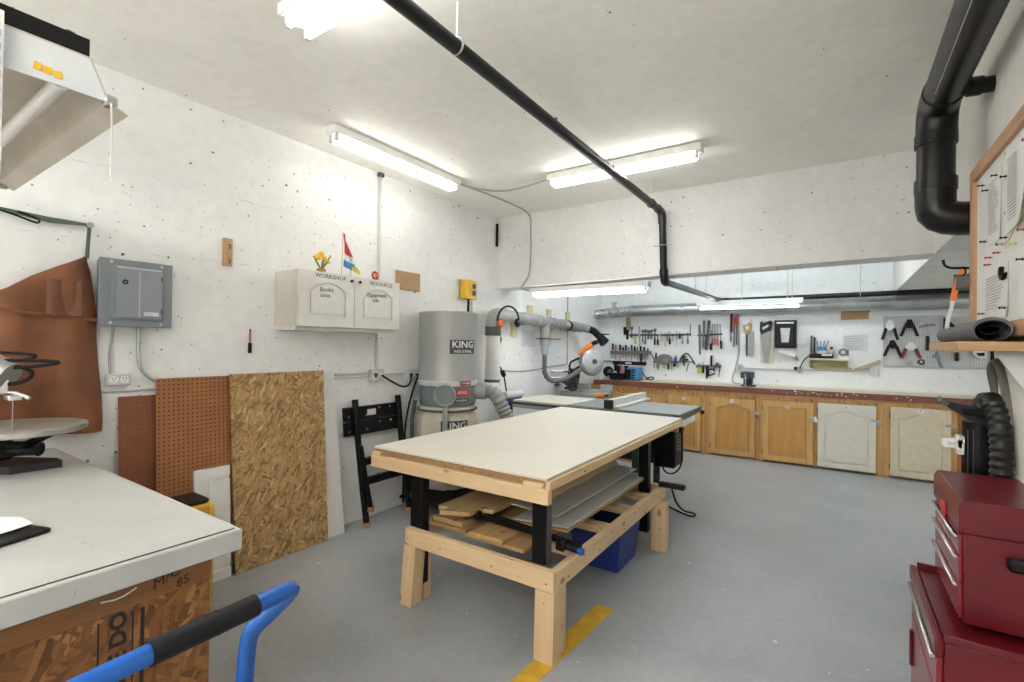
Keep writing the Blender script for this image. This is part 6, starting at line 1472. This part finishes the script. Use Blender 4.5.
MB().prism([P3(p_, YP - .02) for p_ in ((1.086, 1.504), (1.342, 1.541), (1.342, 1.516), (1.095, 1.476))], (0, -.03, 0)).obj('body', YEL, t)
block('black_grip_tool', 'short black handled tool below the yellow level', 'tool', ((1.180, 1.377)[0], YP - .03, (1.180, 1.377)[1]), ((1.211, 1.479)[0], YP, (1.211, 1.479)[1]), BLKP, .006)
t = thing('heat_gun', 'white and black gun shaped tool at the right of the perforated board', 'power tool', P3((1.385, 1.407)))
MB().prism([P3(p_, YP) for p_ in ((1.333, 1.499), (1.448, 1.513), (1.453, 1.472), (1.445, 1.414), (1.394, 1.413), (1.342, 1.447))], (0, -.05, 0)).obj('body', WHITE, t)
MB().prism([P3(p_, YP - .051) for p_ in ((1.355, 1.476), (1.427, 1.484), (1.428, 1.443), (1.376, 1.442))], (0, -.006, 0)).obj('grip_inset', BLKP, t)
block('black_holder', 'black upright holder on the far wall right of the perforated board', 'holder', ((1.491, 1.386)[0], YW - .03, (1.491, 1.386)[1]), ((1.522, 1.514)[0], YW, (1.522, 1.514)[1]), BLKP, .004)

# ------------------------------------------------------------------ repeats of a kind share a group
GROUPS = {'fluorescent_light': 'fluorescent lights on the ceiling and beam', 'base_cabinet': 'base cabinets under the counter', 'padlock': 'padlocks on the base cabinets', 'push_pin': 'push pins on the notice board', 'pinned_paper': 'papers pinned to the notice board', 'screwdriver': 'screwdrivers and chisels on the tool wall', 'wrench': 'wrenches in the upper left rail', 'file': 'files on the magnetic bar', 'tool_rail': 'tool rails on the far wall', 'spring_clamp': 'spring clamps on the far wall', 'plank': 'planks on the lower shelf of the workbench', 'panel_sheet': 'sheets on the lower shelf of the workbench', 'outlet_box': 'outlet boxes on the walls', 'duct_bracket': 'wood battens behind the dust duct', 'hand_flag': 'hand flags on the wall cabinet', 'flower_pot': 'flowers on the wall cabinet', 'pegboard': 'brown pegboards leaning on the wall', 'thin_tool': 'thin tools in the blue cup', 'standing_pen': 'pens beside the blue cup', 'hanging_ring': 'rings on the perforated board', 'raceway': 'raceways on the left wall', 'conduit': 'conduits on the walls', 'cable': 'cables and cords', 'pliers': 'pliers on the tool wall'}
for o in list(C.objects):
    if o.parent is None and 'label' in o and 'kind' not in o:
        k = o.name.split('.')[0]
        if k in GROUPS and sum(1 for q in C.objects if q.parent is None and q.name.split('.')[0] == k) > 1: o['group'] = GROUPS[k]
# ------------------------------------------------------------------ camera, world, exposure
cam = bpy.data.cameras.new('camera'); co = bpy.data.objects.new('camera', cam); C.objects.link(co)
f_, yaw, pit, rol = 482.2, .590913, .008032, .013184
cam.sensor_width = 36; cam.lens = f_ / 1024 * 36; cam.clip_start = .05
F = V((-math.sin(yaw), math.cos(yaw), 0)); R = V((math.cos(yaw), math.sin(yaw), 0)); U = V((0, 0, 1))
F2 = F * math.cos(pit) + U * math.sin(pit); U2 = U * math.cos(pit) - F * math.sin(pit)
R3 = R * math.cos(rol) + U2 * math.sin(rol); U3 = U2 * math.cos(rol) - R * math.sin(rol)
M = Matrix((R3, U3, -F2)).transposed().to_4x4(); M.translation = V((0, 0, 1.5))
co.matrix_world = M
SC.camera = co
w = bpy.data.worlds.new('world'); SC.world = w; w.use_nodes = True
w.node_tree.nodes['Background'].inputs[0].default_value = (.8, .82, .85, 1); w.node_tree.nodes['Background'].inputs[1].default_value = .3
SC.view_settings.view_transform = 'Standard'; SC.view_settings.look = 'None'
SC.view_settings.exposure = 1.78; SC.view_settings.gamma = 1; SC.view_settings.use_curve_mapping = False
try:
    SC.cycles.max_bounces = 14; SC.cycles.diffuse_bounces = 12
except Exception: pass
